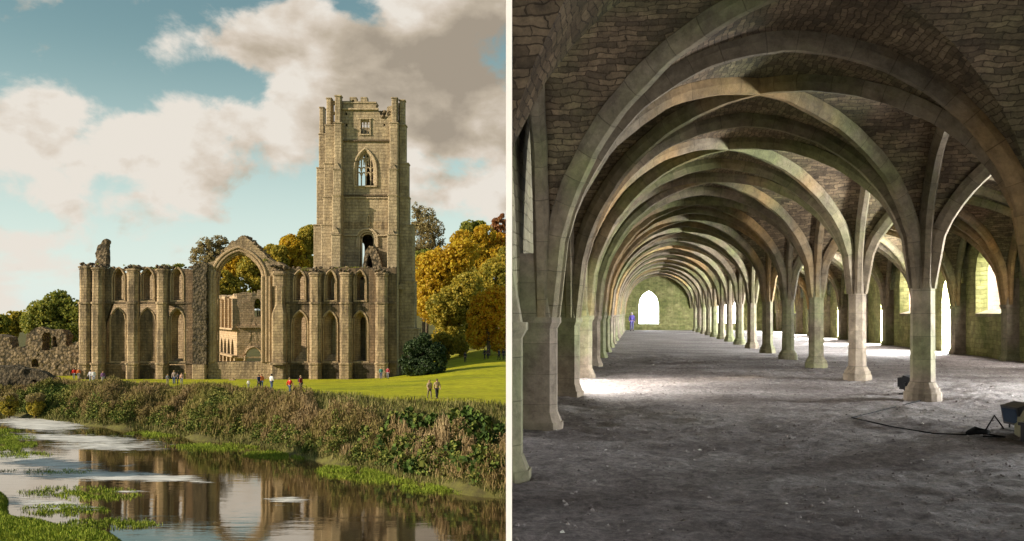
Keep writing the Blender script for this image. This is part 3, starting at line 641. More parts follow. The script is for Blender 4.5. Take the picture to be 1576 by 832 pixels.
TW(MB().box(tx(527) + .002, tx(603) - .002, YT + 1.51, yb - .01, tz(222), tz(220)), 'floor_slab'); 
# parapet details, strings
m = MB(); m.box(tx(527), tx(583), YT - .35, YT, tz(169), tz(166.6)); m.box(tx(527), tx(579), YT - .16, YT, tz(158.2), tz(156.8)); TW(m, 'cornice', 'tower_trim')
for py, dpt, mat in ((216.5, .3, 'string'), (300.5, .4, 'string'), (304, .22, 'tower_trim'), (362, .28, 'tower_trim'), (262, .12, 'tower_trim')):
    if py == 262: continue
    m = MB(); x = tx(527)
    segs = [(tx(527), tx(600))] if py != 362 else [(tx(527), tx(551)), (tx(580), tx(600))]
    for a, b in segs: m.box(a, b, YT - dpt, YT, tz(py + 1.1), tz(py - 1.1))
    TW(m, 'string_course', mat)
# square window with three lights
m = MB()
for px in (554.3, 569.7): m.box(tx(px-.9), tx(px+.9), YT - .16, YT + .4, tz(207), tz(183.5))
m.box(tx(552), tx(572), YT - .2, YT + .4, tz(183.4), tz(181.5)); m.box(tx(553), tx(571), YT - .2, YT + .4, tz(208), tz(206.2))
fr = TW(m, 'window', 'tower_trim')
m = MB()
for px in (559.6, 564.4): m.box(tx(px-.55), tx(px+.55), YT + .3, YT + .55, tz(206), tz(185))
m.panel([(tx(555), tz(190)), (tx(569), tz(190)), (tx(569), tz(185)), (tx(555), tz(185))], [lancet(tx(a), tx(a+3), tz(189.9), tz(186), .9, 4) for a in (555.8, 560.6, 565.4)], YT + .31, YT + .54)
TW(m, 'mullion', 'tower_trim', fr); fr.children[0].location = (0, 0, 0)
# great belfry window: hood, jambs, four lights and tracery
m = MB()
for off, rr, yy in ((-.30, .17, -.10), (-.02, .15, .1), (.22, .12, .4)):
    m.tube([(x, YT + yy, z) for x, z in arch_path(tx(548) + off, tx(577) - off, tz(285), tz(231) - off, .95, 12)], rr, 7)
m.box(tx(545), tx(580), YT - .3, YT + .5, tz(287.5), tz(285.6)); bw = TW(m, 'belfry_window', 'tower_trim')
m = MB(); w4 = (577 - 548) / 4
for i in (1, 2, 3):
    px = 548 + w4 * i; m.box(tx(px-.75), tx(px+.75), YT + .45, YT + .8, tz(285), tz(241 if i != 2 else 233))
for i in range(4):
    a, b = 548 + w4*i + .6, 548 + w4*(i+1) - .6
    for zb, zt_ in ((262, 256), (285 - 17, 264)): m.tube([(x, YT + .6, z) for x, z in arch_path(tx(a), tx(b), tz(zb), tz(zt_), .8, 5)], .11, 5)
for i in range(8):
    a = 548 + w4/2*i + (.3 if i else 0); b = a + w4/2
    if 5 > abs(i - 3.5) * 1.3: m.tube([(x, YT + .6, z) for x, z in arch_path(tx(a), tx(b), tz(253), tz(246 - (3.5 - abs(i-3.5))*1.5), .8, 5)], .09, 5)
for a, b in ((548, 562.5), (562.5, 577)): m.tube([(x, YT + .6, z) for x, z in arch_path(tx(a), tx(b), tz(258), tz(240), 1.0, 8)], .14, 6)
m.tube([(x, YT + .6, z) for x, z in arch_path(tx(555), tx(570), tz(250), tz(234), 1.0, 8)], .12, 6)
TW(m, 'tracery', 'tower_trim', bw); bw.children[0].location = (0, 0, 0)
m = MB()
for off, rr, yy in ((-.45, .2, -.12), (-.1, .18, .05), (.2, .15, .4)):
    m.tube([(x, YT + yy, z) for x, z in arch_path(tx(554) + off, tx(577) - off, tz(380) if off < 0 else tz(420), tz(357) - off, .45, 10)], rr, 7)
TW(m, 'lower_arch', 'tower_trim')
m = MB(); m.box(tx(565.3), tx(569.7), YT - .25, YT, tz(347), tz(345)); m.tube([(x, YT - .1, z) for x, z in arch_path(tx(565.6), tx(569.4), tz(345), tz(331), 1.2, 5)], .1, 5); TW(m, 'niche', 'tower_trim')
# panels of darker coursing on the wall face
TW(MB().box(tx(528), tx(600), YT - .05, YT, tz(352), tz(341)), 'band_course', 'stone')
# buttresses: list of stages (top, bottom, px0, px1, front y)
def tbutt(stages, name, mat='tower', gable=()):
    m = MB()
    for a, b, x0, x1, yf, ybk in stages:
        m.column(pier_plan(tx(x0), tx(x1), yf, ybk, .12), tz(b), tz(a)); m.column(pier_plan(tx(x0) - .1, tx(x1) + .1, yf - .12, ybk, .12), tz(a + 1.6), tz(a))
    for gx_, gy_, wd, yf in gable:
        m.panel([(tx(gx_ - wd), tz(gy_ + 4)), (tx(gx_ + wd), tz(gy_ + 4)), (tx(gx_), tz(gy_ - 5))], [], yf - .25, yf + .5)
        m.box(tx(gx_ - wd - .5), tx(gx_ + wd + .5), yf - .32, yf + .5, tz(gy_ + 5.2), tz(gy_ + 4))
    TW(m, name, mat, rough=.025, sub=1.6)
tbutt([(148, 190, 517.2, 526, YT - .9, YT + .6), (190, 262, 516.5, 528, YT - 1.1, YT + .3), (262, 302, 516, 529, YT - 1.9, YT + .3), (302, 362, 515.5, 529, YT - 2.2, YT + .3), (362, 600, 515, 529.5, YT - 2.8, YT + .3)], 'front_buttress', 'tower', [(521.5, 257, 5, YT - 1.4), (521.5, 356, 5, YT - 2.4)])
tbutt([(151.5, 190, 603.8, 612.2, YT - .9, YT + .6), (190, 262, 601, 614, YT - 1.1, YT + .3), (262, 302, 600.5, 614, YT - 1.9, YT + .3), (302, 362, 600, 614.5, YT - 2.2, YT + .3), (362, 600, 599.5, 615, YT - 2.8, YT + .3)], 'front_buttress', 'tower', [(607.5, 259, 6, YT - 1.4), (607.5, 361, 5, YT - 2.4), (618, 440, 4.5, YT - .9)])
tbutt([(149.5, 191, 501.8, 509.2, YT + .2, YT + 1.6), (191, 250, 500.5, 516.9, YT + .1, YT + 2), (250, 302, 498.5, 516.4, YT + .05, YT + 2.4), (302, 345, 497.5, 515.9, YT, YT + 2.6), (345, 600, 494, 515.4, YT - .1, YT + 3)], 'side_buttress')
tbutt([(152.5, 191, 614.6, 622.5, YT + .2, YT + 1.6), (191, 250, 614.1, 624.2, YT + .1, YT + 2), (250, 302, 614.2, 628, YT + .05, YT + 2.4), (302, 345, 614.6, 629, YT, YT + 2.6), (345, 432, 615.1, 636, YT - .1, YT + 3), (432, 505, 615.1, 638.5, YT - .2, YT + 3), (505, 600, 615.1, 645, YT - .3, YT + 3)], 'side_buttress')
yr = YT + 9
kr = yr / YT; rx_ = lambda v: PX0 + (v - PX0) * kr; ry_ = lambda v: PY0 + (v - PY0) * kr
tbutt([(ry_(a), ry_(b), rx_(c), rx_(d), yr, e) for a, b, c, d, e in ((164, 205, 491.5, 498, yr + 2), (205, 257, 490.5, 506, yr + 2.4), (257, 345, 487, 506, yr + 2.6), (345, 589, 482.5, 506, yr + 3))], 'rear_buttress')
TW(MB().panel([(tx(509), tz(190)), (tx(517.5), tz(190)), (tx(517.5), tz(153)), (tx(509), tz(153))], [[(tx(511.5), tz(a + 11)), (tx(513.8), tz(a + 11)), (tx(513.8), tz(a)), (tx(511.5), tz(a))] for a in (159, 174)], YT + .7, YT + 1.3), 'turret_screen')
TW(MB().panel([(tx(612), tz(190)), (tx(615), tz(190)), (tx(615), tz(156)), (tx(612), tz(156))], [], YT + .9, YT + 1.3), 'turret_screen')
m = MB()
for i in range(34): m.rock((tx(random.uniform(582, 601)), YT + random.uniform(.1, 1.3), tz(random.uniform(170, 184))), random.uniform(.25, .6), i)
TW(m, 'broken_parapet', 'rubble')

# ------------------------------------------------------------------ low ruins on the left
def ruin(name, label, prof, holes, Y, th, mat, rough=.18, sub=.6):
    m = MB().panel([(X_(a, Y), Z_(b, Y)) for a, b in prof], [h if not isinstance(h, tuple) else lancet(X_(h[0], Y), X_(h[1], Y), Z_(h[3], Y), Z_(h[2], Y), h[4]) for h in holes], Y, Y + th)
    c = Vector((X_(prof[0][0], Y), Y, Z_(prof[0][1], Y))); m.v = [tuple(Vector(v) - c) for v in m.v]
    o = m.build(name, MAT[mat], None, rough=rough, sub=sub); o.location = c
    return tag(o, label, 'ruin')
ruin('ruined_range', 'broken brown ruin wall with two window gaps left of the abbey', [(-60, 592), (124, 592), (124, 527), (119, 530), (113, 533), (106, 534), (101, 530), (101, 515), (95, 508), (84, 507), (70, 507), (63, 503), (54, 504), (47, 509), (40, 515), (40, 538), (30, 533), (18, 537), (14, 518), (0, 515), (-60, 516)],
     [(65, 79, 512, 539, .3), (81, 87, 516, 534, .8), (48, 60, 552, 565, .4), (108, 121, 567, 582, .6)], 150, 2.5, 'rubble')
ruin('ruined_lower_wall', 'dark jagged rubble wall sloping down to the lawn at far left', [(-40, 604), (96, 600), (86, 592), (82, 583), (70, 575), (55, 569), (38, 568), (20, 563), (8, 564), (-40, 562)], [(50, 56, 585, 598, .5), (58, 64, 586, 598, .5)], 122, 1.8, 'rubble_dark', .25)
ruin('low_foundation_wall', 'long low foundation wall running along the far left edge of the lawn', [(84, 594), (162, 594), (160, 588), (140, 587), (120, 588), (100, 586), (84, 587)], [], 133, 1.2, 'stone_dark', .1)
ruin('fallen_stone', 'small pale stone lying on the lawn below the great arch', [(351, 588), (361, 588), (361, 584), (357, 582), (352, 584)], [], 134, .6, 'nave', .03, .5)
ruin('ruined_gable', 'rounded lump of ruined masonry between the window gaps and the abbey', [(98, 560), (128, 560), (128, 520), (122, 524), (112, 528), (104, 534), (100, 540)], [], 146, 2, 'rubble')

# ------------------------------------------------------------------ trees
def crown(name, blobs, n, leaf, mat, parent, gap=.32, seed=0, fill=.55):
    n = int(n * 2.9); leaf *= .58
    """blobs: (x, y, z, rx, ry, rz) about the tree's foot; leaf clumps spread through them with gaps."""
    vol = np.array([b[3]*b[4]*b[5] for b in blobs])**.72; vol /= vol.sum(); out = []
    k = int(n * 2.4); which = RNG.choice(len(blobs), size=k, p=vol); B = np.array(blobs)[which]
    d = rand_dirs(k); r = fill + (1.08 - fill) * RNG.random(k)**.7; C = B[:, :3] + d * r[:, None] * B[:, 3:]
    sc = 1.0 / max(1.2, np.mean([b[3] for b in blobs]) * .42)
    nz = np.array([noise.noise(Vector(c) * sc + Vector((seed * 7.3, 0, 0))) + .5 * noise.noise(Vector(c) * sc * 2.6) for c in C])
    keep = nz > np.quantile(nz, min(.6, gap + .10)) ; C = C[keep][:n]; k = len(C)
    nrm = rand_dirs(k) + .5 * d[keep][:n]; nrm /= np.linalg.norm(nrm, axis=1)[:, None]
    t = np.cross(nrm, rand_dirs(k)); t /= np.linalg.norm(t, axis=1)[:, None]; b = np.cross(nrm, t)
    s = leaf * RNG.uniform(.6, 1.3, k)[:, None]
    return quads(name, C, t * s, b * s * .8, mat, parent)
def tree(name, label, px, Y, pbase, blobs, mat, n=5000, leaf=.35, gap=.3, trunk=.35, limbs=7, group=None, fill=.5, cat='tree', zfoot=None, stem_top=.6):
    """blobs given as seen: (px, py, rx, ry[, dy]) at distance Y."""
    m_ = Y / F; foot = Vector(((px - PX0) * m_, Y, (PY0 - pbase) * m_ if zfoot is None else zfoot))
    t = thing(name, label, cat, foot, 0, group)
    bl = []
    for b in blobs:
        dy = b[4] if len(b) > 4 else random.uniform(-.5, .5) * b[2] * m_
        bl.append(((b[0] - px) * m_, dy, (PY0 - b[1]) * m_ - foot.z, b[2] * m_, b[2] * m_ * .9, b[3] * m_))
    top = max(b[2] + b[5] for b in bl)
    m = MB(); base = Vector((0, 0, -.8)); mid = Vector((sum(b[0] for b in bl)/len(bl) * .4, 0, top * .35))
    end = Vector((sum(b[0] for b in bl)/len(bl), 0, top * stem_top))
    m.tube([base, base*.5 + mid*.2, mid, (mid + end) * .5, end], [trunk * 1.3, trunk, trunk * .8, trunk * .55, trunk * .2], 8)
    for i in range(limbs):
        b = bl[i % len(bl)]; a = mid.lerp(end, random.uniform(0, .8)); e = Vector(b[:3]) + Vector((random.uniform(-1, 1)*b[3]*.7, random.uniform(-1, 1)*b[4]*.7, random.uniform(-.2, .8)*b[5]))
        m.tube([a, a.lerp(e, .5) + Vector((0, 0, .06 * (e-a).length)), e], [trunk * .4, trunk * .22, trunk * .05], 5)
        for j in range(3):
            k_ = random.uniform(.4, .9); a2 = a.lerp(e, k_); e2 = a2 + Vector((random.uniform(-1, 1), random.uniform(-1, 1), random.uniform(0, 1))) * b[3] * .5
            m.tube([a2, e2], [trunk * .12, trunk * .03], 4)
    m.build('trunk', MAT['bark'], t)
    crown('crown', bl, n, leaf, LEAF[mat], t, gap, seed=px, fill=fill)
    return t
def many(cx, cy, rx, ry, k, r0, r1):             # a bumpy outline: k lobes inside an ellipse
    out = []
    for i in range(k):
        a = random.uniform(0, 2*math.pi); q_ = math.sqrt(random.random()); r_ = random.uniform(r0, r1)
        out.append((cx + rx*q_*math.cos(a), cy + ry*q_*math.sin(a), r_, r_ * random.uniform(.75, 1)))
    return out
GB = 'autumn trees on the slope right of the tower'
tree('golden_tree', 'tall golden yellow tree beside the right edge of the tower', 672, 190, 590, many(680, 430, 28, 45, 9, 20, 32) + [(665, 440, 24, 22), (660, 465, 20, 24), (700, 400, 28, 24), (655, 425, 16, 16), (715, 385, 22, 20)], 'gold', 9000, .40, .34, .5, 9, GB)
tree('golden_tree', 'golden tree highest on the slope below the dark tree tops', 735, 215, 560, many(735, 405, 30, 28, 7, 18, 28) + [(712, 372, 20, 18), (745, 360, 18, 14)], 'gold', 7000, .42, .34, .5, 8, GB)
tree('olive_tree', 'pale olive tree with hanging foliage between golden and orange trees', 712, 172, 572, many(705, 490, 26, 45, 8, 18, 28) + [(720, 440, 24, 20), (690, 520, 24, 22), (684, 492, 16, 20)], 'olive', 8500, .34, .36, .4, 8, GB)
tree('orange_tree', 'round orange brown tree at the right edge of the lawn', 752, 158, 563, many(752, 492, 24, 34, 9, 16, 25) + [(765, 455, 20, 16), (735, 515, 18, 22), (770, 520, 20, 22)], 'orange', 9000, .30, .34, .35, 8, GB, stem_top=.5)
tree('dark_tree', 'dark green tree top standing highest behind the golden trees', 727, 232, 540, [(730, 365, 20, 14), (722, 352, 14, 12), (737, 348, 12, 9), (712, 362, 10, 8), (742, 372, 22, 16), (748, 395, 22, 18)], 'green', 5500, .42, .40, .4, 6, GB)
tree('russet_tree', 'reddish brown thin tree top at the upper right beside the dark one', 772, 228, 540, [(772, 358, 16, 14), (765, 345, 10, 10), (776, 340, 10, 12), (778, 372, 22, 14), (775, 395, 20, 20)], 'rust', 4200, .36, .45, .35, 8, GB)
tree('olive_tree', 'mid green tree behind the round orange tree at the right edge', 770, 185, 560, [(765, 425, 28, 26), (776, 460, 24, 28), (745, 430, 20, 18), (785, 400, 20, 24)], 'olive', 5500, .38, .36, .4, 6, GB)
tree('sparse_tree', 'tall thin leaved tree rising behind the right edge of the tower', 652, 235, 540, [(652, 330, 18, 14), (660, 352, 24, 18), (642, 345, 12, 18), (668, 370, 18, 14), (648, 385, 24, 18), (640, 320, 8, 10)], 'sparse', 3600, .30, .52, .45, 12, GB, .1)
tree('green_tree', 'dark green tree low behind the foot of the tower', 655, 212, 560, [(655, 405, 24, 20), (640, 418, 18, 20), (672, 402, 18, 16), (690, 395, 14, 12), (650, 440, 20, 24)], 'green', 5200, .38, .3, .4, 6, GB)
tree('evergreen_bush', 'large dark rounded evergreen bush at the foot of the tower', 650, 134, 580, many(651, 548, 22, 16, 9, 11, 18) + [(651, 525, 15, 13), (628, 560, 14, 16), (674, 558, 14, 18), (650, 565, 28, 14)], 'dark', 12000, .20, .28, .3, 4, None, .35, 'bush')
tree('olive_tree', 'small olive tree filling the gap at the foot of the golden tree', 690, 165, 572, many(692, 535, 18, 18, 6, 10, 16), 'olive', 4500, .30, .3, .25, 5, GB)
tree('golden_tree', 'yellow green tree in the middle of the slope above the orange tree', 712, 205, 545, many(708, 435, 22, 26, 7, 14, 22), 'olive', 6000, .36, .3, .3, 5, GB)
tree('orange_tree', 'orange tree behind the slope at the upper right edge', 765, 222, 540, many(762, 392, 22, 18, 6, 13, 19), 'orange', 5000, .38, .3, .3, 5, GB)
tree('green_tree', 'dark green tree low on the slope behind the leaning trunk', 735, 198, 555, many(735, 520, 34, 26, 8, 14, 20), 'green', 7000, .38, .28, .3, 5, GB)
GM = 'trees on the hill behind the great arch'
for i, (px, py, rx, ry, mat, lab) in enumerate([
    (345, 428, 36, 34, 'olive', 'olive tree seen through the left half of the great arch'), (388, 425, 34, 36, 'olive', 'rounder olive tree seen through the right half of the great arch'),
    (368, 405, 34, 24, 'gold', 'yellowish tree highest inside the great arch opening'), (425, 395, 24, 20, 'olive', 'low olive tree just right of the arch top'),
    (448, 390, 32, 28, 'gold', 'golden tree between the great arch and the tower'), (474, 374, 26, 28, 'olive', 'tall green tree against the left side of the tower'),
    (358, 462, 30, 22, 'olive', 'low olive tree filling the foot of the view through the great arch'), (395, 455, 26, 22, 'green', 'low green tree behind the ruined nave end wall'),
    (425, 402, 26, 22, 'olive', 'low olive tree in the row just right of the great arch'), (460, 408, 24, 18, 'olive', 'olive tree low in the row left of the tower'), (438, 378, 16, 14, 'green', 'small dark tree top in the row left of the tower'),
    (470, 400, 18, 18, 'gold', 'bright yellow tree at the foot of the green one beside the tower')]):
    tree({'olive': 'olive_tree', 'green': 'green_tree', 'gold': 'golden_tree'}[mat], lab, px, 235 + i * 4, py + 90, many(px, py, rx*.7, ry*.7, 6, rx*.4, rx*.6), mat, 4600, .42, .3, .4, 5, GM)
tree('sparse_tree', 'bare topped brown tree above the wall just left of the great arch', 325, 215, 500, [(318, 375, 14, 10), (335, 372, 14, 10), (308, 388, 12, 12), (328, 390, 18, 14), (345, 385, 12, 14), (300, 398, 8, 10), (322, 405, 20, 12)], 'sparse', 3000, .27, .55, .35, 16, GM, .1, stem_top=.8)
GL = 'trees behind the ruins at the left edge'
tree('green_tree', 'broad green tree standing behind the left ruin walls', 80, 200, 560, many(78, 490, 30, 22, 9, 16, 26) + [(86, 460, 18, 14), (105, 475, 18, 18), (60, 478, 18, 16), (118, 495, 16, 24), (92, 515, 30, 20)], 'green', 9500, .36, .32, .45, 8, GL)
tree('green_tree', 'lower olive green tree at the far left behind the ruins', 25, 210, 560, many(25, 505, 22, 14, 6, 14, 20), 'olive', 5500, .38, .3, .4, 6, GL)
tree('green_tree', 'dark tree top just inside the left edge of the view', -8, 190, 560, [(-6, 498, 16, 14), (-20, 510, 20, 24)], 'green', 2600, .36, .3, .35, 5, GL)
tree('green_tree', 'young tree beyond the left edge behind the ruins', -50, 220, 560, many(-50, 500, 22, 20, 5, 16, 22), 'green', 3500, .4, .3, .35, 5, GL)
# trees left of the view on the near side of the river: they shade the bank
GS = 'trees on the near bank left of the view'
for x, y, h_, lab in ((-72, 58, 19, 'tallest tree on the near bank left of the view'), (-58, 70, 10, 'smaller tree near the water left of the view'), (-92, 46, 21, 'broad tree farthest left on the near bank')):
    zf = float(ground_z(x, y)); px_ = PX0 + F * x / y; pb = PY0 - F * zf / y; k = F / y
    tree('green_tree', lab, px_, y, pb, [(px_ + random.uniform(-.25, .25)*h_*k, pb - h_*k*random.uniform(.45, .85), h_*k*.2, h_*k*.16) for _ in range(9)], 'green', 5000, .45, .25, .4, 5, GS)

# far wooded hills closing the view behind the trees
xs = np.linspace(-900, 900, 160)
vs = []; fs = []
for j, (y, hh) in enumerate(((520, 0), (560, 14), (640, 26), (760, 30))):
    for x in xs: vs.append((x, y, -12 + hh * (.55 + .45 * noise.noise(Vector((x * .006, j * .3, 2)))) * (1 if x > -330 else .55)))
n = len(xs)
for j in range(3):
    for i in range(n - 1): fs.append((j*n+i, j*n+i+1, (j+1)*n+i+1, (j+1)*n+i))
q = NT('far_woods'); q.color(q.ramp(q.noise(.05, 8, .75), [(.35, (.05, .06, .025)), (.5, (.11, .10, .03)), (.65, (.20, .14, .03))])); q.bump(q.noise(.15, 6, .7), 1, 4)
o = MB().add(vs, fs).build('hills', q.m, smooth=True); tag(o, kind='structure')

wall_plants()
# ------------------------------------------------------------------ bank vegetation
def scrub():
    Cs, Us, Vs, T = [], [], [], []
    def clump(x, y, h_, w_, n, tone, leafy):
        z = float(ground_z(x, y)); k = n
        hgt = RNG.random(k)**.8; ang = RNG.uniform(0, 2*math.pi, k); rad = w_ * np.sqrt(RNG.random(k)) * (1.0 - .55 * hgt)
        c = np.stack([x + rad * np.cos(ang), y + rad * np.sin(ang), z + hgt * h_], 1)
        if leafy:
            nrm = rand_dirs(k); t = np.cross(nrm, rand_dirs(k)); t /= np.linalg.norm(t, axis=1)[:, None]; b = np.cross(nrm, t); s = RNG.uniform(.035, .09, k)[:, None] * leafy
            u, v = t * s, b * s * .8
        else:
            v = np.stack([RNG.normal(0, .25, k), RNG.normal(0, .25, k), np.ones(k)], 1) * RNG.uniform(.10, .34, k)[:, None]; a2 = RNG.uniform(0, 2*math.pi, k)
            u = np.stack([np.cos(a2), np.sin(a2), np.zeros(k)], 1) * RNG.uniform(.015, .035, k)[:, None]
        Cs.append(c); Us.append(u); Vs.append(v); T.append(np.clip(RNG.normal(tone, .07, k) + .12 * (hgt - .5), 0, 1))
    N_ = 3000
    for i in range(N_):
        x = random.uniform(-92, 6); t = random.random()**.9
        d0 = 1.5 + 8.2 * t; y = float(np.interp(x, BX, BY)) + .72 * math.sin(x*.45) + d0
        if t > .78 - .34 * float(sstep(-26, -8, x)) and x > -26: continue
        if noise.noise(Vector((x * .16, y * .16, 31))) < -.44: continue
        pn = noise.noise(Vector((x * .11, y * .11, 0))) + .5 * noise.noise(Vector((x * .4, y * .4, 5)))
        tall = (.75 + 1.7 * max(0, noise.noise(Vector((x * .22, y * .22, 9))) + .25)) * (1.2 - .85 * sstep(.45, 1.0, t))
        if x > -12 and t > .75: tall *= .55
        if d0 < 2.6: tall *= .6
        if x < -55: tall *= .8
        tone = .60 + .55 * pn + (.0 if x > -45 else -.14)
        if d0 < 3.2 and random.random() < .55: tone = .22
        r_ = random.random()
        leafy = 1.15 if tone < .34 else (.75 if r_ < .45 else 0)
        clump(x, y, tall * random.uniform(.7, 1.25), random.uniform(.5, 1.15), 200 if leafy else 150, tone, leafy)
    # big leaved green plants at the right of the bank
    for i in range(70):
        x = random.gauss(-5.2, 3.0); y = float(np.interp(x, BX, BY)) + random.uniform(1.5, 6.5); clump(x, y, random.uniform(.7, 1.6), .8, 70, random.uniform(0, .2), 2.6)
    # low spiky stems along the top, against the lawn
    for i in range(420):
        x = random.uniform(-80, -20); y = float(np.interp(x, BX, BY)) + random.uniform(8.0, 9.5); clump(x, y, random.uniform(.25, .8), .5, 40, random.uniform(.4, .85), 0)
    o = quads('bank_vegetation', np.concatenate(Cs), np.concatenate(Us), np.concatenate(Vs), MAT['scrub'], None, {'tone': np.concatenate(T)})
    tag(o, 'tangled brown and green scrub covering the far river bank', 'undergrowth', kind='stuff')
scrub()
def grass(name, label, pts, h0, h1, tone, wid=.03):
    k = len(pts); P_ = np.array(pts); hh = RNG.uniform(h0, h1, k)
    C = P_ + np.stack([np.zeros(k), np.zeros(k), hh * .5], 1)
    v = np.stack([RNG.normal(0, .22, k), RNG.normal(0, .22, k), np.ones(k)], 1) * (hh * .5)[:, None]; a = RNG.uniform(0, 2*math.pi, k)
    u = np.stack([np.cos(a), np.sin(a), np.zeros(k)], 1) * wid
    o = quads(name, C, u, v, MAT['fresh'], None); return tag(o, label, 'grass', kind='stuff')
q = NT('fresh_grass'); gi = q.N.new('ShaderNodeNewGeometry')
q.color(q.mix(.75, q.ramp(gi.outputs['Random Per Island'], [(0, (.09, .14, .015)), (.6, (.22, .30, .025)), (1, (.34, .37, .06))]), q.ramp(q.noise(.5, 4), [(.35, .7), (.65, 1.25)]), 'MULTIPLY')); MAT['fresh'] = q.m
q = NT('rough_grass'); gi = q.N.new('ShaderNodeNewGeometry')
q.color(q.mix(.7, q.ramp(gi.outputs['Random Per Island'], [(0, (.06, .08, .015)), (.5, (.16, .16, .04)), (1, (.30, .25, .11))]), q.ramp(q.noise(.4, 5), [(.35, .6), (.65, 1.3)]), 'MULTIPLY')); MAT['rough_grass'] = q.m
pts = []
for i in range(90000):                            # near bank, lower left
    x = random.uniform(-50, -16); y = float(np.interp(x, NX, NY)) - random.random()**1.6 * 13 + .8 + .6 * math.sin(x*.45); z = float(ground_z(x, y))
    if y > 38 and z > ZW - .12: pts.append((x, y, z))
grass('near_bank_grass', 'fresh green grass on the near river bank', pts, .06, .24, .2, .018)
def isle(px, py, rx, ry, n):
    out = []
    for i in range(n):
        a = random.uniform(0, 2*math.pi); r_ = random.random()**.75 * 1.15; qx, qy = px + rx*r_*math.cos(a), py + ry*r_*math.sin(a)
        if noise.noise(Vector((qx*.05, qy*.16, 3))) < -.18: continue
        Y = -ZW * F / (qy - PY0); out.append(((qx - PX0) * Y / F, Y, ZW - .03))
    return out
pts = isle(12, 680, 40, 13, 5000) + isle(10, 664, 18, 4, 700) + isle(120, 757, 80, 8, 1500) + isle(150, 763, 60, 7, 900) + isle(35, 700, 40, 5, 900) + isle(75, 726, 70, 4, 500) + isle(170, 806, 70, 7, 1500) + isle(100, 785, 60, 8, 1600)
grass('river_weed', 'bright green weed patches growing in the shallow river', [tuple(np.array(p_) + RNG.normal(0, .12, 3) * (1, 1, 0)) for p_ in pts for _ in (0, 1)], .04, .20, .2, .022)
pts = []
for px, py, rx, ry, n in ((548, 725, 52, 10, 6500), (440, 700, 60, 6, 2600), (330, 688, 60, 5, 2000), (690, 752, 70, 7, 3600), (240, 668, 40, 4, 900), (600, 735, 60, 8, 2400)): pts += isle(px, py, rx, ry, n)
grass('water_edge_grass', 'bright green grass tufts at the foot of the far bank', [tuple(np.array(p_) + RNG.normal(0, .12, 3) * (1, 1, 0)) for p_ in pts for _ in (0, 1)], .05, .26, .2, .02)
pts = []
for i in range(60000):
    x = random.uniform(-95, 8); y = float(np.interp(x, BX, BY)) + random.uniform(.4, 10.5); pts.append((x, y))
P2 = np.array(pts); Z2 = ground_z(P2[:, 0], P2[:, 1])
grass('bank_grass', 'rough grass between the scrub on the far river bank', np.column_stack([P2, Z2]), .12, .55, .2, .028).data.materials[0] = MAT['rough_grass']
# two clipped dark shrubs on the left bank
for px, lab in ((55, 'rounded shrub with pale dry top on the bank, right one of two'), (14, 'rounded shrub with pale dry top on the bank, left one of two')):
    Y = 111; z0 = -12.4; t = thing('bank_shrub', lab, 'shrub', (X_(px, Y), Y, z0), 0, 'shrubs on the left bank')
    MB().tube([(0, 0, -.6), (0, 0, 1.4)], [.14, .08], 6).build('stem', MAT['bark'], t)
    crown('foliage', [(0, 0, 1.2, 1.0, 1.0, 1.2)], 1500, .13, LEAF['olive'], t, .2, px, .5); crown('dry_top', [(0, 0, 2.1, 1.1, 1.1, .6)], 600, .13, LEAF['sparse'], t, .2, px + 1, .3)

# ------------------------------------------------------------------ people
def skin_mesh(name, verts, edges, radii, root=0, sub=1):
    me = bpy.data.meshes.new(name); me.from_pydata(verts, edges, []); o = bpy.data.objects.new(name, me); COL.objects.link(o)
    md = o.modifiers.new('skin', 'SKIN'); sv = me.skin_vertices[0].data
    for i, r in enumerate(radii): sv[i].radius = (r, r) if not isinstance(r, tuple) else r
    for v in sv: v.use_root = False
    sv[root].use_root = True
    s_ = o.modifiers.new('sub', 'SUBSURF'); s_.levels = sub; s_.render_levels = sub
    dg = bpy.context.evaluated_depsgraph_get(); ev = o.evaluated_get(dg); m2 = bpy.data.meshes.new_from_object(ev)
    bpy.data.objects.remove(o); bpy.data.meshes.remove(me)
    for p in m2.polygons: p.use_smooth = True
    return m2
SKINM = m_plain('skin', (.52, .33, .24), .6, .08)
CLOTH = {}
def cloth(c):
    if c not in CLOTH: CLOTH[c] = m_plain('cloth', c, .85, .15, 6)
    return CLOTH[c]
def pose_joints(kind):
    J = dict(pel=(0, 0, .92), bel=(0, 0, 1.06), che=(0, .0, 1.30), neck=(0, 0, 1.47), head=(0, -.01, 1.57), top=(0, -.02, 1.68))
    st = {'walk': .20, 'stand': .02, 'walk2': -.16}.get(kind, .02)
    for s, n in ((1, 'L'), (-1, 'R')):
        f = st * s
        J['hip' + n] = (.09 * s, 0, .86); J['kne' + n] = (.10 * s, -f * .6 - .02, .48); J['ank' + n] = (.10 * s, -f * 1.1 + .03, .09); J['toe' + n] = (.12 * s, -f * 1.1 - .13, .04)
        J['sho' + n] = (.185 * s, 0, 1.40); J['elb' + n] = (.25 * s, f * .5 + .02, 1.13); J['wri' + n] = (.25 * s, f * .9 - .08, .90); J['han' + n] = (.245 * s, f * 1.0 - .12, .80)
    if kind == 'sit':
        for s, n in ((1, 'L'), (-1, 'R')): J['kne' + n] = (.14*s, -.42, .86 + .04); J['ank' + n] = (.13*s, -.46, .46); J['toe' + n] = (.13*s, -.60, .42)
        for k in J: J[k] = (J[k][0], J[k][1], J[k][2] - .38)
    return J
PM = {}
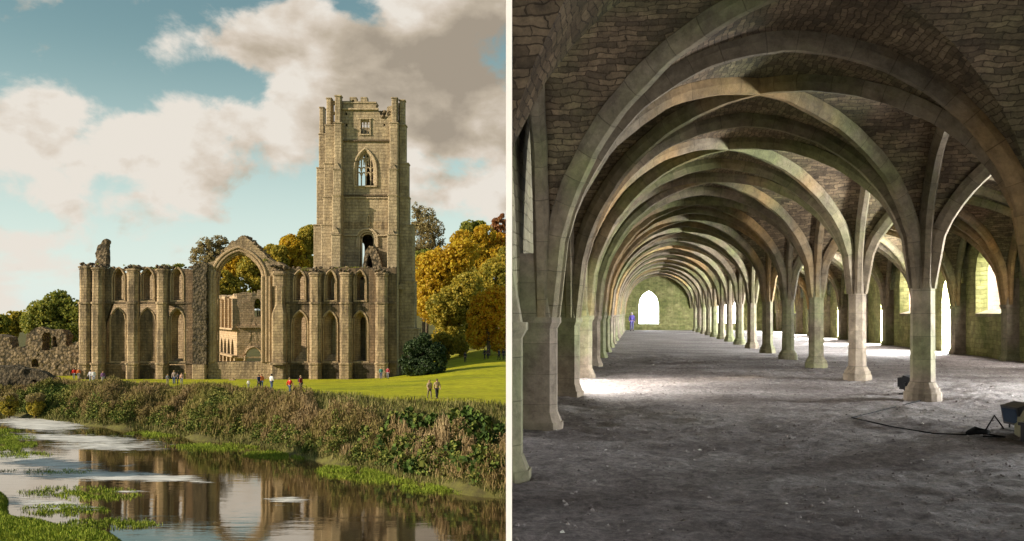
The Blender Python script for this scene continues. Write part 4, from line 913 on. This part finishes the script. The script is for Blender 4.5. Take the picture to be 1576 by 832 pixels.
def person_meshes(kind):
    if kind in PM: return PM[kind]
    J = pose_joints(kind)
    def chain(names, edges, rad):
        idx = {n: i for i, n in enumerate(names)}; return [J[n] for n in names], [(idx[a], idx[b]) for a, b in edges], [rad[n] for n in names]
    nm = ['pel', 'bel', 'che', 'neck', 'head', 'top'] + [a + b for b in 'LR' for a in ('hip', 'kne', 'ank', 'toe', 'sho', 'elb', 'wri', 'han')]
    ed = [('pel', 'bel'), ('bel', 'che'), ('che', 'neck'), ('neck', 'head'), ('head', 'top')]
    for n in 'LR': ed += [('pel', 'hip'+n), ('hip'+n, 'kne'+n), ('kne'+n, 'ank'+n), ('ank'+n, 'toe'+n), ('che', 'sho'+n), ('sho'+n, 'elb'+n), ('elb'+n, 'wri'+n), ('wri'+n, 'han'+n)]
    rad = dict(pel=(.13, .10), bel=(.13, .10), che=(.15, .11), neck=.055, head=.095, top=.07)
    for n in 'LR': rad.update({'hip'+n: .085, 'kne'+n: .06, 'ank'+n: .042, 'toe'+n: .035, 'sho'+n: .06, 'elb'+n: .045, 'wri'+n: .032, 'han'+n: .035})
    body = skin_mesh('body', *chain(nm, ed, rad))
    jn = ['pel', 'bel', 'che', 'neck'] + [a + b for b in 'LR' for a in ('sho', 'elb', 'wri')]; je = [('pel', 'bel'), ('bel', 'che'), ('che', 'neck')]
    for n in 'LR': je += [('che', 'sho'+n), ('sho'+n, 'elb'+n), ('elb'+n, 'wri'+n)]
    jr = dict(pel=(.17, .14), bel=(.165, .13), che=(.18, .14), neck=.07)
    for n in 'LR': jr.update({'sho'+n: .085, 'elb'+n: .068, 'wri'+n: .052})
    jacket = skin_mesh('jacket', *chain(jn, je, jr))
    tn = ['pel'] + [a + b for b in 'LR' for a in ('hip', 'kne', 'ank')]; te = []
    for n in 'LR': te += [('pel', 'hip'+n), ('hip'+n, 'kne'+n), ('kne'+n, 'ank'+n)]
    trr = dict(pel=(.155, .13)); 
    for n in 'LR': trr.update({'hip'+n: .105, 'kne'+n: .078, 'ank'+n: .062})
    tro = skin_mesh('trousers', *chain(tn, te, trr))
    h = J['head']; hm = MB(); hm.sphere((h[0], h[1] + .03, h[2] + .055), .118, 12, 8, (.92, 1.0, 1.02)); 
    hair = bpy.data.meshes.new('hair'); hair.from_pydata(hm.v, [], hm.f)
    sm = MB()
    for n in 'LR':
        a, t = J['ank'+n], J['toe'+n]; sm.sphere(((a[0]+t[0])/2, (a[1]+t[1])/2, min(a[2], t[2]) + .015), .13, 10, 6, (.42, 1.05, .42))
    sho = bpy.data.meshes.new('shoes'); sho.from_pydata(sm.v, [], sm.f)
    fm = MB(); fm.sphere((h[0], h[1] - .115, h[2] + .0), .02, 6, 4, (.7, 1, 1.3))
    for s in (-1, 1): fm.sphere((h[0] + .038*s, h[1] - .095, h[2] + .035), .013, 6, 4); fm.sphere((h[0] + .1*s, h[1], h[2] + .01), .028, 6, 4, (.4, .8, 1))
    face = bpy.data.meshes.new('face'); face.from_pydata(fm.v, [], fm.f)
    for me in (hair, sho, face):
        for p in me.polygons: p.use_smooth = True
    PM[kind] = (body, jacket, tro, hair, sho, face); return PM[kind]
def person(label, loc, kind='stand', jc=(.1, .1, .1), tc=(.04, .045, .06), hc=(.06, .04, .02), rz=0, h=1.7, group=None, bag=None):
    t = thing('person', label, 'person', loc, rz, group); t.scale = (h/1.7,)*3
    for me, c, nm in zip(person_meshes(kind), (None, jc, tc, hc, (.03, .025, .02), None), ('body', 'jacket', 'trousers', 'hair', 'shoes', 'face')):
        m2 = me.copy(); m2.name = nm; m2.materials.clear(); m2.materials.append(SKINM if c is None else cloth(c))
        o = bpy.data.objects.new(nm, m2); COL.objects.link(o); o.parent = t
    if bag:
        m = MB(); m.box(-.13, .13, .13, .27, 1.05, 1.42); m.box(-.10, .10, .25, .31, 1.08, 1.25); m.build('backpack', cloth(bag), t, rough=.008, sub=.1)
    return t
def on_lawn(px, py):                              # the spot of the ground seen at (px, py)
    lo = None
    for Y in np.arange(60, 180, .25):
        z = float(ground_z((px - PX0) * Y / F, Y))
        if PY0 - F * z / Y <= py: return Vector(((px - PX0) * Y / F, Y, z))
    return Vector(((px - PX0) * 140 / F, 140, float(ground_z((px - PX0) * 140 / F, 140))))
def off_lawn(px, Y): x = (px - PX0) * Y / F; return Vector((x, Y, float(ground_z(x, Y))))
GPe = 'visitors strolling on the abbey lawn'
WHITE, BEIGE, RED, DRED, NAVY, TEAL, GREY, ORG = (.75, .74, .76), (.38, .29, .20), (.55, .03, .02), (.25, .03, .04), (.03, .035, .08), (.06, .22, .20), (.22, .22, .25), (.6, .16, .05)
DK = (.03, .03, .04); JEAN = (.07, .10, .20); FAIR = (.30, .20, .10)
for (px, Y, kind, jc, tc, hc, rz, h, lab, bag) in [
    (661, 84, 'walk', BEIGE, (.14, .11, .09), FAIR, .5, 1.68, 'walker in a beige coat and brown trousers, left of the nearest pair', None),
    (672.5, 84, 'walk2', (.33, .25, .15), DK, (.1, .07, .04), .4, 1.78, 'walker in a tan jacket and black trousers, right of the nearest pair', None),
    (446, 96, 'walk', RED, JEAN, FAIR, 2.8, 1.72, 'person in a bright red jacket standing above the bank', None),
    (463, 97, 'stand', DRED, (.06, .08, .07), FAIR, 1.2, 1.74, 'person in a dark red top beside the bright red jacket', DK),
    (418, 104, 'stand', WHITE, JEAN, DK, 2.6, 1.72, 'person in a white shirt seen from behind above the bank', None),
    (398.5, 102, 'walk', NAVY, DK, (.1, .06, .03), 1.0, 1.70, 'person in a navy jacket overlapping the orange red one', None),
    (402.5, 104, 'stand', ORG, JEAN, (.2, .1, .05), .4, 1.72, 'person in an orange red top behind the navy jacket', None),
    (382.5, 106, 'stand', WHITE, GREY, FAIR, .2, 1.0, 'small child in white at the lawn edge above the bank', None),
    (258, 119, 'stand', GREY, (.2, .18, .17), FAIR, .3, 1.30, 'child in grey at the left of the group below the buttress', None),
    (268, 118, 'stand', (.28, .22, .2), JEAN, FAIR, .0, 1.80, 'tallest adult in the middle of the group below the buttress', None),
    (273.5, 120, 'walk', (.05, .05, .08), DK, DK, -.3, 1.45, 'dark dressed child beside the tallest adult in the group', None),
    (279.5, 119, 'stand', (.62, .38, .30), GREY, FAIR, .2, 1.45, 'person in a salmon top at the right of the group', None),
    (139, 125, 'walk', (.5, .5, .58), GREY, DK, -.4, 1.70, 'person in a pale grey top left of the white shirt by the end wall', None),
    (144, 124, 'stand', WHITE, (.35, .38, .5), FAIR, .3, 1.72, 'person in white by the left corner buttress', None),
    (158.5, 122, 'stand', (.25, .12, .28), (.5, .48, .5), (.35, .2, .1), .6, 1.60, 'person in a purple top right of the white shirt near the left corner buttress', None),
    (586.5, 132, 'stand', TEAL, JEAN, FAIR, .2, 1.74, 'person in a teal coat by the last buttress before the tower', None),
    (597, 132, 'stand', (.35, .06, .08), (.2, .2, .25), DK, -.2, 1.68, 'person in a dark pink coat right of the teal one', None)]:
    person(lab, off_lawn(px, Y), kind, jc, tc, hc, rz, h, GPe, bag)
GPf = 'visitors under the orange trees'
for (px, Y, kind, jc, lab) in [(716, 150, 'stand', DK, 'dark dressed visitor left of the leaning tree trunk'), (746, 152, 'walk', DK, 'dark dressed visitor, left of the pair under the orange tree'), (751, 152, 'stand', (.08, .05, .05), 'visitor in brown, right of the pair under the orange tree'),
                               (768, 150, 'walk2', NAVY, 'navy dressed visitor, left of the two at the edge of the lawn'), (775, 150, 'stand', DK, 'visitor in black nearest the right edge of the lawn')]:
    person(lab, off_lawn(px, Y), kind, jc, DK, DK, random.uniform(-1, 1), 1.72, GPf)
for px, lab, c in ((114, 'person in red at the far left by the dark doorway', RED), (121, 'person in orange beside the end wall of the abbey', ORG)):
    person(lab, off_lawn(px, 138), 'stand', c, GREY, DK, .3, 1.7, 'visitors by the far left doorway')

# ------------------------------------------------------------------ undercroft
uc = thing('undercroft', 'long low vaulted stone undercroft with a row of octagonal columns and ribbed bays', 'vaulted hall', (0, 0, 0), -TH)
ZW_C = 3.78                                        # height of the vault above eye level
KA, KB = -5, 14
def zs(t):                                         # springing height across the hall
    if t < TM: k = (t - TL) / (TM - TL); return -.10 * (1 - k) + .50 * k
    k = (t - TM) / (TR - TM); return .50 * (1 - k) + .30 * k
def g(w):                                          # pointed profile: 1 at the crown, 0 at the springing
    w = min(1.0, abs(w)); return max(0.0, 1 - w**2.25)**.47 * (1 - .07 * w)
def vault_z(t, u, v): z0 = zs(t); return z0 + (ZW_C - z0) * g(min(abs(u), abs(v)))
def UB(mb, name, mat, parent=None, smooth=False, **k):
    if not mb.v: return None
    xs_ = [CT * v[0] + ST * v[1] for v in mb.v]
    if max(xs_) < .01: return None
    return mb.build(name, MAT[mat], parent or uc, smooth, clip=min(xs_) < .002, **k)
for (t0, t1) in ((TL, TM), (TM, TR)):
    tc_, ha = (t0 + t1) / 2, (t1 - t0) / 2
    for k in range(KA, KB):
        sc_, hs = (SK(k) + SK(k + 1)) / 2, DS / 2
        m = MB(); nA, nB = 26, 7
        for side in range(4):
            vs, uv, fs = [], [], []
            arc = 0; prev = None
            for i in range(nA + 1):
                p_ = -1 + 2 * i / nA
                for j in range(nB + 1):
                    q_ = abs(p_) + (1 - abs(p_)) * j / nB; sg = 1 if side % 2 == 0 else -1
                    u_, v_ = (p_, sg * q_) if side < 2 else (sg * q_, p_)
                    t = tc_ + ha * u_; s = sc_ + hs * v_; z = vault_z(t, u_, v_)
                    z += .022 * noise.noise(Vector((t * 2.2, s * 2.2, z * 2)))
                    if j == 0:
                        cur = Vector((t if side < 2 else s, z)); arc += (cur - prev).length if prev else 0; prev = cur
                    vs.append((t, s, z)); uv.append(((s if side < 2 else t) + side * 3.7, arc))
            for i in range(nA):
                for j in range(nB):
                    a = i * (nB + 1) + j; fs.append((a, a + 1, a + nB + 2, a + nB + 1))
            m.add(vs, fs, uv)
        UB(m, 'vault_web', 'u_web', smooth=True)
        # second skin a hand above, so the vault has thickness and is light tight
def sweep_rib(pts, w0=.118, w1=.052, dep=.235, mat='u_rib', name='rib', flat=None, parent=None):
    """pts run along the web surface; the rib hangs below them, chamfered."""
    pts = [Vector(p) for p in pts]; horiz = (pts[-1] - pts[0]); horiz.z = 0; horiz.normalize(); side = Vector((-horiz.y, horiz.x, 0))
    prof = [(-w0, .02), (-w0, -dep*.42), (-w1, -dep), (w1, -dep), (w0, -dep*.42), (w0, .02)]; n = len(prof)
    vs, uv, fs = [], [], []; L = 0; acc = [0]
    for i in range(1, len(prof)): acc.append(acc[-1] + math.dist(prof[i], prof[i-1]))
    for i, p in enumerate(pts):
        d = (pts[min(i+1, len(pts)-1)] - pts[max(i-1, 0)]).normalized(); nn = d.cross(side) if False else Vector(side.cross(d)); 
        if nn.z < 0 and abs(nn.z) > .02: nn = -nn
        elif abs(nn.z) <= .02 and nn.dot((pts[len(pts)//2] - p) * Vector((1, 1, 0))) > 0: nn = -nn
        if i: L += (p - pts[i-1]).length
        for (a, b), ac in zip(prof, acc):
            v_ = p + side * a + nn * b; vs.append(v_ + noise.noise_vector(v_ * 2.3) * .022); uv.append((L + .1 * math.sin(L * 3.1 + pts[0].y), ac))
    for i in range(len(pts) - 1):
        for j in range(n - 1): a = i*n + j; fs.append((a, a + 1, a + n + 1, a + n))
    return UB(MB().add(vs, fs, uv), name, mat, parent)
M_ = 26
for (t0, t1) in ((TL, TM), (TM, TR)):
    tc_, ha = (t0 + t1) / 2, (t1 - t0) / 2
    for k in range(KA, KB + 1):
        s = SK(k)
        if not (k <= -2 and t0 == TL): sweep_rib([(tc_ + ha * (-1 + 2*i/(2*M_)), s, vault_z(tc_ + ha * (-1 + 2*i/(2*M_)), -1 + 2*i/(2*M_), 1)) for i in range(2*M_ + 1)], name='transverse_rib')
        if k < KB:
            sc_ = s + DS/2; hs = DS/2
            for sg in (1, -1):
                if t0 == TL and (k <= -3 or (k == -2 and sg == 1)): continue
                sweep_rib([(tc_ + ha*w_, sc_ + sg*hs*w_, vault_z(tc_ + ha*w_, w_, w_)) for w_ in [-1 + 2*i/(2*M_) for i in range(2*M_ + 1)]], .108, .05, .225, name='diagonal_rib')
for k in range(KA, KB):
    sc_, hs = SK(k) + DS/2, DS/2
    for t, nm in ((TM, 'arcade_rib'), (TL, 'wall_rib'), (TR, 'wall_rib')):
        sweep_rib([(t, sc_ + hs*w_, vault_z(t, 1, w_)) for w_ in [-1 + 2*i/(2*M_) for i in range(2*M_ + 1)]], .112, .05, .225, name=nm)
def octa(r, c=(0, 0), rot=math.pi/8): return [(c[0] + r*math.cos(rot + i*math.pi/4), c[1] + r*math.sin(rot + i*math.pi/4)) for i in range(8)]
for k in range(KA, KB):
    s = SK(k); c = (TM, s); m = MB(); rr = .215 + random.uniform(-.01, .015)
    m.column(octa(rr, c), -H + .34, .2, octa(rr*.97, c)); m.column(octa(rr*.97, c), .2, 1.1, octa(.215, c)); m.column(octa(.215, c), 1.1, 1.9, octa(.15, c))
    col = UB(m, 'column', 'u_shaft')
    b = MB()
    for z0, z1, r0, r1 in ((-H - .05, -H + .14, .33, .33), (-H + .14, -H + .18, .33, .29), (-H + .18, -H + .24, .30, .295), (-H + .24, -H + .34, .27, .222)):
        b.column(octa(r0, c), z0, z1, octa(r1, c)) if k % 3 else b.column([(c[0] + r0*math.cos(i*math.pi/9), c[1] + r0*math.sin(i*math.pi/9)) for i in range(18)], z0, z1, [(c[0] + r1*math.cos(i*math.pi/9), c[1] + r1*math.sin(i*math.pi/9)) for i in range(18)])
    UB(b, 'base', 'u_shaft', col)
def respond(t, s, sgn, cap):
    # half octagon shaft against the wall, capital and base; sgn points away from the wall
    def half(r, pr): return [(t - sgn*.45, s - r), (t + sgn*(pr - r*.45), s - r), (t + sgn*pr, s - r*.42), (t + sgn*pr, s + r*.42), (t + sgn*(pr - r*.45), s + r), (t - sgn*.45, s + r)][::int(sgn)]
    m = MB(); m.column(half(.19, .20), -H + .22, cap - .10); m.column(half(.20, .20), cap, cap + .9, half(.17, .05)); o = UB(m, 'respond', 'u_shaft')
    if o is None: return
    m = MB(); m.column(half(.19, .20), cap - .14, cap - .06, half(.225, .245)); m.column(half(.23, .25), cap - .06, cap + .015); UB(m, 'capital', 'u_shaft', o)
    m = MB(); m.column(half(.25, .28), -H - .05, -H + .10); m.column(half(.24, .26), -H + .10, -H + .24, half(.195, .205)); UB(m, 'base', 'u_shaft', o)
for k in range(KA, KB + 1):
    respond(TL, SK(k), 1, -.10 + (.03 if k % 2 else 0)); respond(TR, SK(k), -1, .28)
respond(TL, 8.72, 1, -.10)
# side walls (local x = across, y = along). drawn as panels along y with openings
def side_wall(t_in, t_out, holes, name, mat, s0, s1, ztop=4.3, zbot=-H - .3):
    m = MB(); outer = [(s0, zbot), (s1, zbot), (s1, ztop), (s0, ztop)]
    m.panel(outer, holes, min(t_in, t_out), max(t_in, t_out)); m.v = [(y, x, z) for x, y, z in m.v]; m.f = [f[::-1] for f in m.f]
    return UB(m, name, mat)
SA, SB = SK(KA) - .2, SK(KB)
left_open = [lancet(18.5, 21.4, -H + .02, 1.0, .5), lancet(46.0, 47.6, -.2, .9, .5)]
for k in (6, 8, 10, 12): left_open.append(lancet(SK(k) + 1.6, SK(k) + 2.8, -.3, .8, .5))
side_wall(TL - .30, TL - 1.0, left_open, 'side_wall', 'u_wall', 9.0, SB)
right_doors, right_wins = [], []
for k in range(KA, KB):
    a = SK(k)
    if k in (4, 8, 12, -4): right_doors.append((a + .55, a + 2.6, -H + .02, 1.62))
    elif k in (0, 6, 10): right_doors.append((a + .7, a + 2.2, -H + .02, 1.4))
    else: right_wins.append((a + 1.25, a + 3.8, -.02, 2.35))
holes = [lancet(a, b, c, d, .55) for a, b, c, d in right_doors] + [lancet(a, b, c, d, .30) for a, b, c, d in right_wins]
side_wall(TR + .28, TR + .72, holes, 'side_wall', 'u_wall_green', SA, SB)
for a, b, c, d in right_wins:
    m = MB(); m.add([(TR + .27, a, c + .01), (TR + .74, a, c + .16), (TR + .74, b, c + .16), (TR + .27, b, c + .01), (TR + .27, a, c - .1), (TR + .74, a, c - .1), (TR + .74, b, c - .1), (TR + .27, b, c - .1)],
                    [(0, 3, 2, 1), (0, 1, 5, 4), (1, 2, 6, 5), (2, 3, 7, 6), (3, 0, 4, 7)]); UB(m, 'window_sill', 'u_shaft')
EW = lancet(.22, 2.08, -.98, 2.15, .75)
m = MB().panel([(TL - 1, -H - .3), (TR + 1.1, -H - .3), (TR + 1.1, 4.4), (TL - 1, 4.4)], [EW, lancet(7.4, 9.4, -.9, 2.0, .7)], SB + .01, SB + .9); UB(m, 'end_wall', 'u_wall_green')
m = MB().panel([(TL - 1, -H - .3), (TR + 1.1, -H - .3), (TR + 1.1, 4.4), (TL - 1, 4.4)], [lancet(6.6, 9.8, -H, 2.2, .5)], SA - .6, SA - .01); UB(m, 'end_wall', 'u_wall')
# outside: weathered roof and podium down to the river terrace
m = MB(); m.box(TL - 1.0, TR + 1.1, SA - .6, SB + .9, 4.31, 4.7)
m.column([(TL - 1.3, SA - .9), (TR + 1.4, SA - .9), (TR + 1.4, SB + 1.2), (TL - 1.3, SB + 1.2)], 4.7, 5.9, [(TL + 4, SA + 2), (TR - 4, SA + 2), (TR - 4, SB - 2), (TL + 4, SB - 2)])
UB(m, 'roof', 'outer')
m = MB().box(TL - 1.2, TR + 6, SA - 2, SB + 8, -14.5, -H - .31); UB(m, 'podium', 'outer')
# window bays: pale wall of the yard outside the windows
for a, b, c, d in right_wins:
    if a > 12: UB(MB().box(TR + 3.4, TR + 3.7, a - 1.6, b + 2.4, -H, 2.6), 'yard_wall', 'pink')
# floor
def uc_floor():
    ts = np.arange(TL - .9, TR + 6, .11); ss = np.concatenate([np.arange(SA - .6, 5.5, .8), np.arange(5.5, 16, .07), np.arange(16, 34, .14), np.arange(34, SB + 8, .5)])
    T, S = np.meshgrid(ts, ss); Z = np.full(T.shape, -H)
    near = S < 36
    for i, j in np.argwhere(near):
        p = Vector((T[i, j], S[i, j], 0)); Z[i, j] += .045 * noise.noise(p * .8) + .030 * noise.noise(p * 2.8) + .030 * noise.noise(p * 7.0)
    I = np.arange(T.size).reshape(T.shape); X = T * CT + S * ST; K = X > .003
    keep = K[:-1, :-1] & K[1:, 1:] & K[1:, :-1] & K[:-1, 1:]
    me = bpy.data.meshes.new('undercroft_floor'); X2 = np.maximum(X, .003)
    q_ = np.stack([I[:-1, :-1], I[:-1, 1:], I[1:, 1:], I[1:, :-1]], -1)
    keep = K[:-1, :-1] | K[1:, 1:] | K[1:, :-1] | K[:-1, 1:]
    Tc = (X2 - S * ST) / CT                      # pull the cut edge onto the gutter partition
    me.from_pydata(np.stack([Tc, S, Z], -1).reshape(-1, 3).tolist(), [], q_[keep].tolist())
    for p in me.polygons: p.use_smooth = True
    me.materials.append(MAT['earth']); o = bpy.data.objects.new('undercroft_floor', me); COL.objects.link(o); o.rotation_euler = (0, 0, -TH); tag(o, kind='structure')
uc_floor()
def rubble_bits():
    m = MB()
    for i in range(9000):
        s_ = 5.4 + 26 * random.random()**1.7; t_ = random.uniform(-1.2, 12); 
        if s_ * ST + t_ * CT < .02: continue
        if noise.noise(Vector((t_ * .7, s_ * .7, 8))) < -.15 and random.random() < .7: continue
        m_ = MB(); r_ = random.choice((.006, .007, .009, .011, .014, .020)) * random.uniform(.7, 1.3) * (1 + s_ * .015)
        p = Vector((t_, s_, 0)); z = -H + .045 * noise.noise(p * .8) + .030 * noise.noise(p * 2.8) + .030 * noise.noise(p * 7.0)
        a = random.uniform(0, 6.28); c, sn = math.cos(a) * r_, math.sin(a) * r_
        m.add([(t_ + c, s_ + sn, z), (t_ - sn, s_ + c, z), (t_ - c, s_ - sn, z), (t_ + sn, s_ - c, z), (t_ + c*.2, s_ + sn*.3, z + r_ * random.uniform(.5, .95)), (t_, s_, z - r_*.5)], [(0,1,4), (1,2,4), (2,3,4), (3,0,4), (1,0,5), (2,1,5), (3,2,5), (0,3,5)])
    q = NT('earth_clods'); gi = q.N.new('ShaderNodeNewGeometry'); q.color(q.ramp(gi.outputs['Random Per Island'], [(0, (.07, .055, .05)), (.6, (.20, .17, .155)), (.97, (.27, .24, .22)), (1, (.5, .47, .42))]))
    o = m.build('floor_grit', q.m); o.rotation_euler = (0, 0, -TH); tag(o, 'loose grit, clods and small stones scattered over the earth floor', 'grit', kind='stuff')
rubble_bits()

# added area lamps in and just outside the hall openings, brightening the interior
def added_opening_light(t, s, z, w_, h_, power, toward, name='added_daylight', col=(.93, .97, 1.0)):
    l = bpy.data.lights.new(name, 'AREA'); l.shape = 'RECTANGLE'; l.size = w_; l.size_y = h_; l.energy = power; l.color = col
    o = bpy.data.objects.new(name, l); COL.objects.link(o); o.location = U(t, s, z); o.visible_camera = True
    d = Vector((toward[0]*CT + toward[1]*ST, -toward[0]*ST + toward[1]*CT, toward[2])).normalized()
    zz = -d; up = Vector((0, 0, 1)) if abs(d.z) < .9 else Vector((ST, CT, 0)); xx = up.cross(zz).normalized(); yy = zz.cross(xx)
    o.rotation_euler = Matrix((xx, yy, zz)).transposed().to_euler(); return o
LW = 3.0
for a, b, c, d in right_doors: added_opening_light(TR + .80, (a + b)/2, (c + d)/2, (b - a) * 1.1, (d - c) * 1.05, (1700 if a > 12 else 160) * LW, (-1, 0, 0))
for a, b, c, d in right_wins:
    if a > 12: added_opening_light(TR + 1.9, (a + b)/2, 3.4, 3.4, 2.2, 400 * LW, (-.7, 0, -1), col=(1, .95, .92))  # added lamp hidden above the lintels, lighting yard wall and sills
    else: added_opening_light(TR + .80, (a + b)/2, (c + d)/2, (b - a) * 1.1, (d - c) * 1.05, 150 * LW, (-1, 0, 0))
added_opening_light(1.15, SB + 1.1, .6, 2.4, 3.6, 260 * LW, (0, -1, 0)); added_opening_light(8.4, SB + 1.1, .55, 2.4, 3.3, 300 * LW, (0, -1, 0))
added_opening_light(8.2, SA - .8, .3, 3.4, 3.8, 200 * LW, (0, 1, 0))  # added fill lamp in an unseen doorway behind the camera
h_ = left_open[0]; added_opening_light(TL - .82, sum(p[0] for p in h_[:2])/2, .0, 2.3, 1.6, 260 * LW, (.55, .25, -.8), col=(1, .97, .93))  # added lamp strengthening the sun patch on the floor by this door
for h_ in left_open[1:]: added_opening_light(TL - 1.15, sum(p[0] for p in h_[:2])/2, .3, 1.3, 1.2, 30 * LW, (1, 0, 0))

# white gutter between the two views, stood up as a thin partition
m = MB(); y0, y1 = 4.6, 14.5; tk = lambda y: -9.2 / F * y
m.column([(tk(y0), y0), (0, y0), (0, y1), (tk(y1), y1)], -2.2, 4.3)
o = m.build('gutter_partition', MAT['white']); tag(o, 'white gutter strip between river view and vaulted hall, built as a thin partition', 'partition')
# unseen walls and roof added round the camera to block sun from the left
vb = thing('sun_blocker', 'unseen stone wall added to keep the left sun out of the hall', 'wall', (0, 0, 0))
m = MB(); m.column([(-.6, -9), (-.6, .1), (-2.38, 3.05), (-3.1, 2.9), (-1.4, -.1), (-1.4, -9)][::-1], -14, 3.9); m.build('wall', MAT['outer'], vb)  # added wall of the sun blocker
m = MB(); m.column([(-3.1, 2.9), (-1.4, -9.4), (.1, -9.4), (.1, 3.0)][::-1], 3.91, 4.2); m.build('sun_blocker_roof', MAT['outer'], vb)
m = MB(); m.column([(-3.45, 4.5), (-.55, .1), (-.55, -9), (.0, -9), (.0, 4.5)], -1.9, -H - .005); m.build('floor_slab', MAT['outer'], vb)  # added slab, part of the sun blocker
m = MB(); m.box(-1.4, .1, -9.4, -9.0, -14, 3.9); m.build('back_wall', MAT['outer'], vb)

# ------------------------------------------------------------------ things in the undercroft
p = U(-.45, 83.6, -H)
person('distant visitor in a purple coat at the far left end of the vaulted hall', p, 'stand', (.10, .07, .28), (.12, .10, .28), (.4, .38, .36), .2, 1.66)
def floodlight(label, loc, rz, sc=1.0, group='floodlights on the earth floor'):
    t = thing('floodlight', label, 'floodlight', loc, rz, group)
    m = MB(); m.add([(-.2, -.11, .10), (.2, -.11, .10), (.2, .13, .12), (-.2, .13, .12), (-.2, -.16, .36), (.2, -.16, .36), (.2, .05, .42), (-.2, .05, .42)], [(0,3,2,1), (4,5,6,7), (0,1,5,4), (1,2,6,5), (2,3,7,6), (3,0,4,7)])
    for i in range(5): m.box(-.16 + i*.08 - .012, -.16 + i*.08 + .012, .06, .17, .16, .36)
    hs = m.build('housing', MAT['black'], t)
    m = MB(); m.add([(-.165, -.122, .13), (.165, -.122, .13), (.165, -.163, .33), (-.165, -.163, .33)], [(0, 1, 2, 3)]); m.build('lens', MAT['glass'], hs)
    m = MB(); m.tube([(-.23, 0, .26), (-.23, 0, .04), (-.23, 0, .015)], .014, 6); m.tube([(.23, 0, .26), (.23, 0, .015)], .014, 6); m.box(-.25, .25, -.12, .12, .0, .03); m.tube([(-.24, 0, .26), (.24, 0, .26)], .012, 6)
    m.build('bracket', MAT['black'], t)
    t.scale = (sc,)*3; return t
fl = U(0, 0); 
def floor_at(px, py): Y = H * F / (py - PY0); return Vector(((px - PX0) * Y / F, Y, -H))
floodlight('black floodlight with a bluish lens at the right edge of the earth floor', floor_at(1569, 664), -1.5, .95)
floodlight('small black floodlight tucked behind the base of the nearest column', floor_at(1397, 606), .9, .9)
m = MB(); a = floor_at(1560, 672); 
pts = [a + Vector((-.1, .05, .1)), a + Vector((-.26, -.02, .28)), a + Vector((-.38, -.04, .10)), a + Vector((-.45, -.1, .02)), a + Vector((-.2, -.16, .02)), a + Vector((-.35, .12, .03)), a + Vector((-.62, .02, .025)), a + Vector((-.95, .18, .02)), a + Vector((-1.2, .9, .02)), a + Vector((-1.35, 2.0, .02)), floor_at(1420, 617) + Vector((0, 0, .02)), floor_at(1400, 611) + Vector((0, 0, .03))]
m.tube(pts, .010, 6); m.tube([a + Vector((-.3, .05, .05)), a + Vector((-.42, .15, .09)), a + Vector((-.58, .03, .05)), a + Vector((-.42, -.08, .07)), a + Vector((-.3, .05, .05))], .03, 6)
m.v = [tuple(Vector(v) - a) for v in m.v]; o = m.build('power_cable', MAT['rubber'], smooth=True); o.location = a; tag(o, 'black cable coiled beside the floodlight and trailing to the column', 'cable')
m = MB(); b = floor_at(1560, 676)
m.box(-.28, .28, -.16, .16, .0, .20); m.box(-.30, .30, -.18, .18, .20, .24); m.tube([(-.2, 0, .24), (-.2, 0, .30), (.2, 0, .30), (.2, 0, .24)], .015, 6)
o = m.build('equipment_case', MAT['black'], rough=.004, sub=.2); o.location = b + Vector((.30, -.25, 0)); o.rotation_euler = (0, 0, .3); tag(o, 'low black equipment case standing in front of the floodlight', 'case')
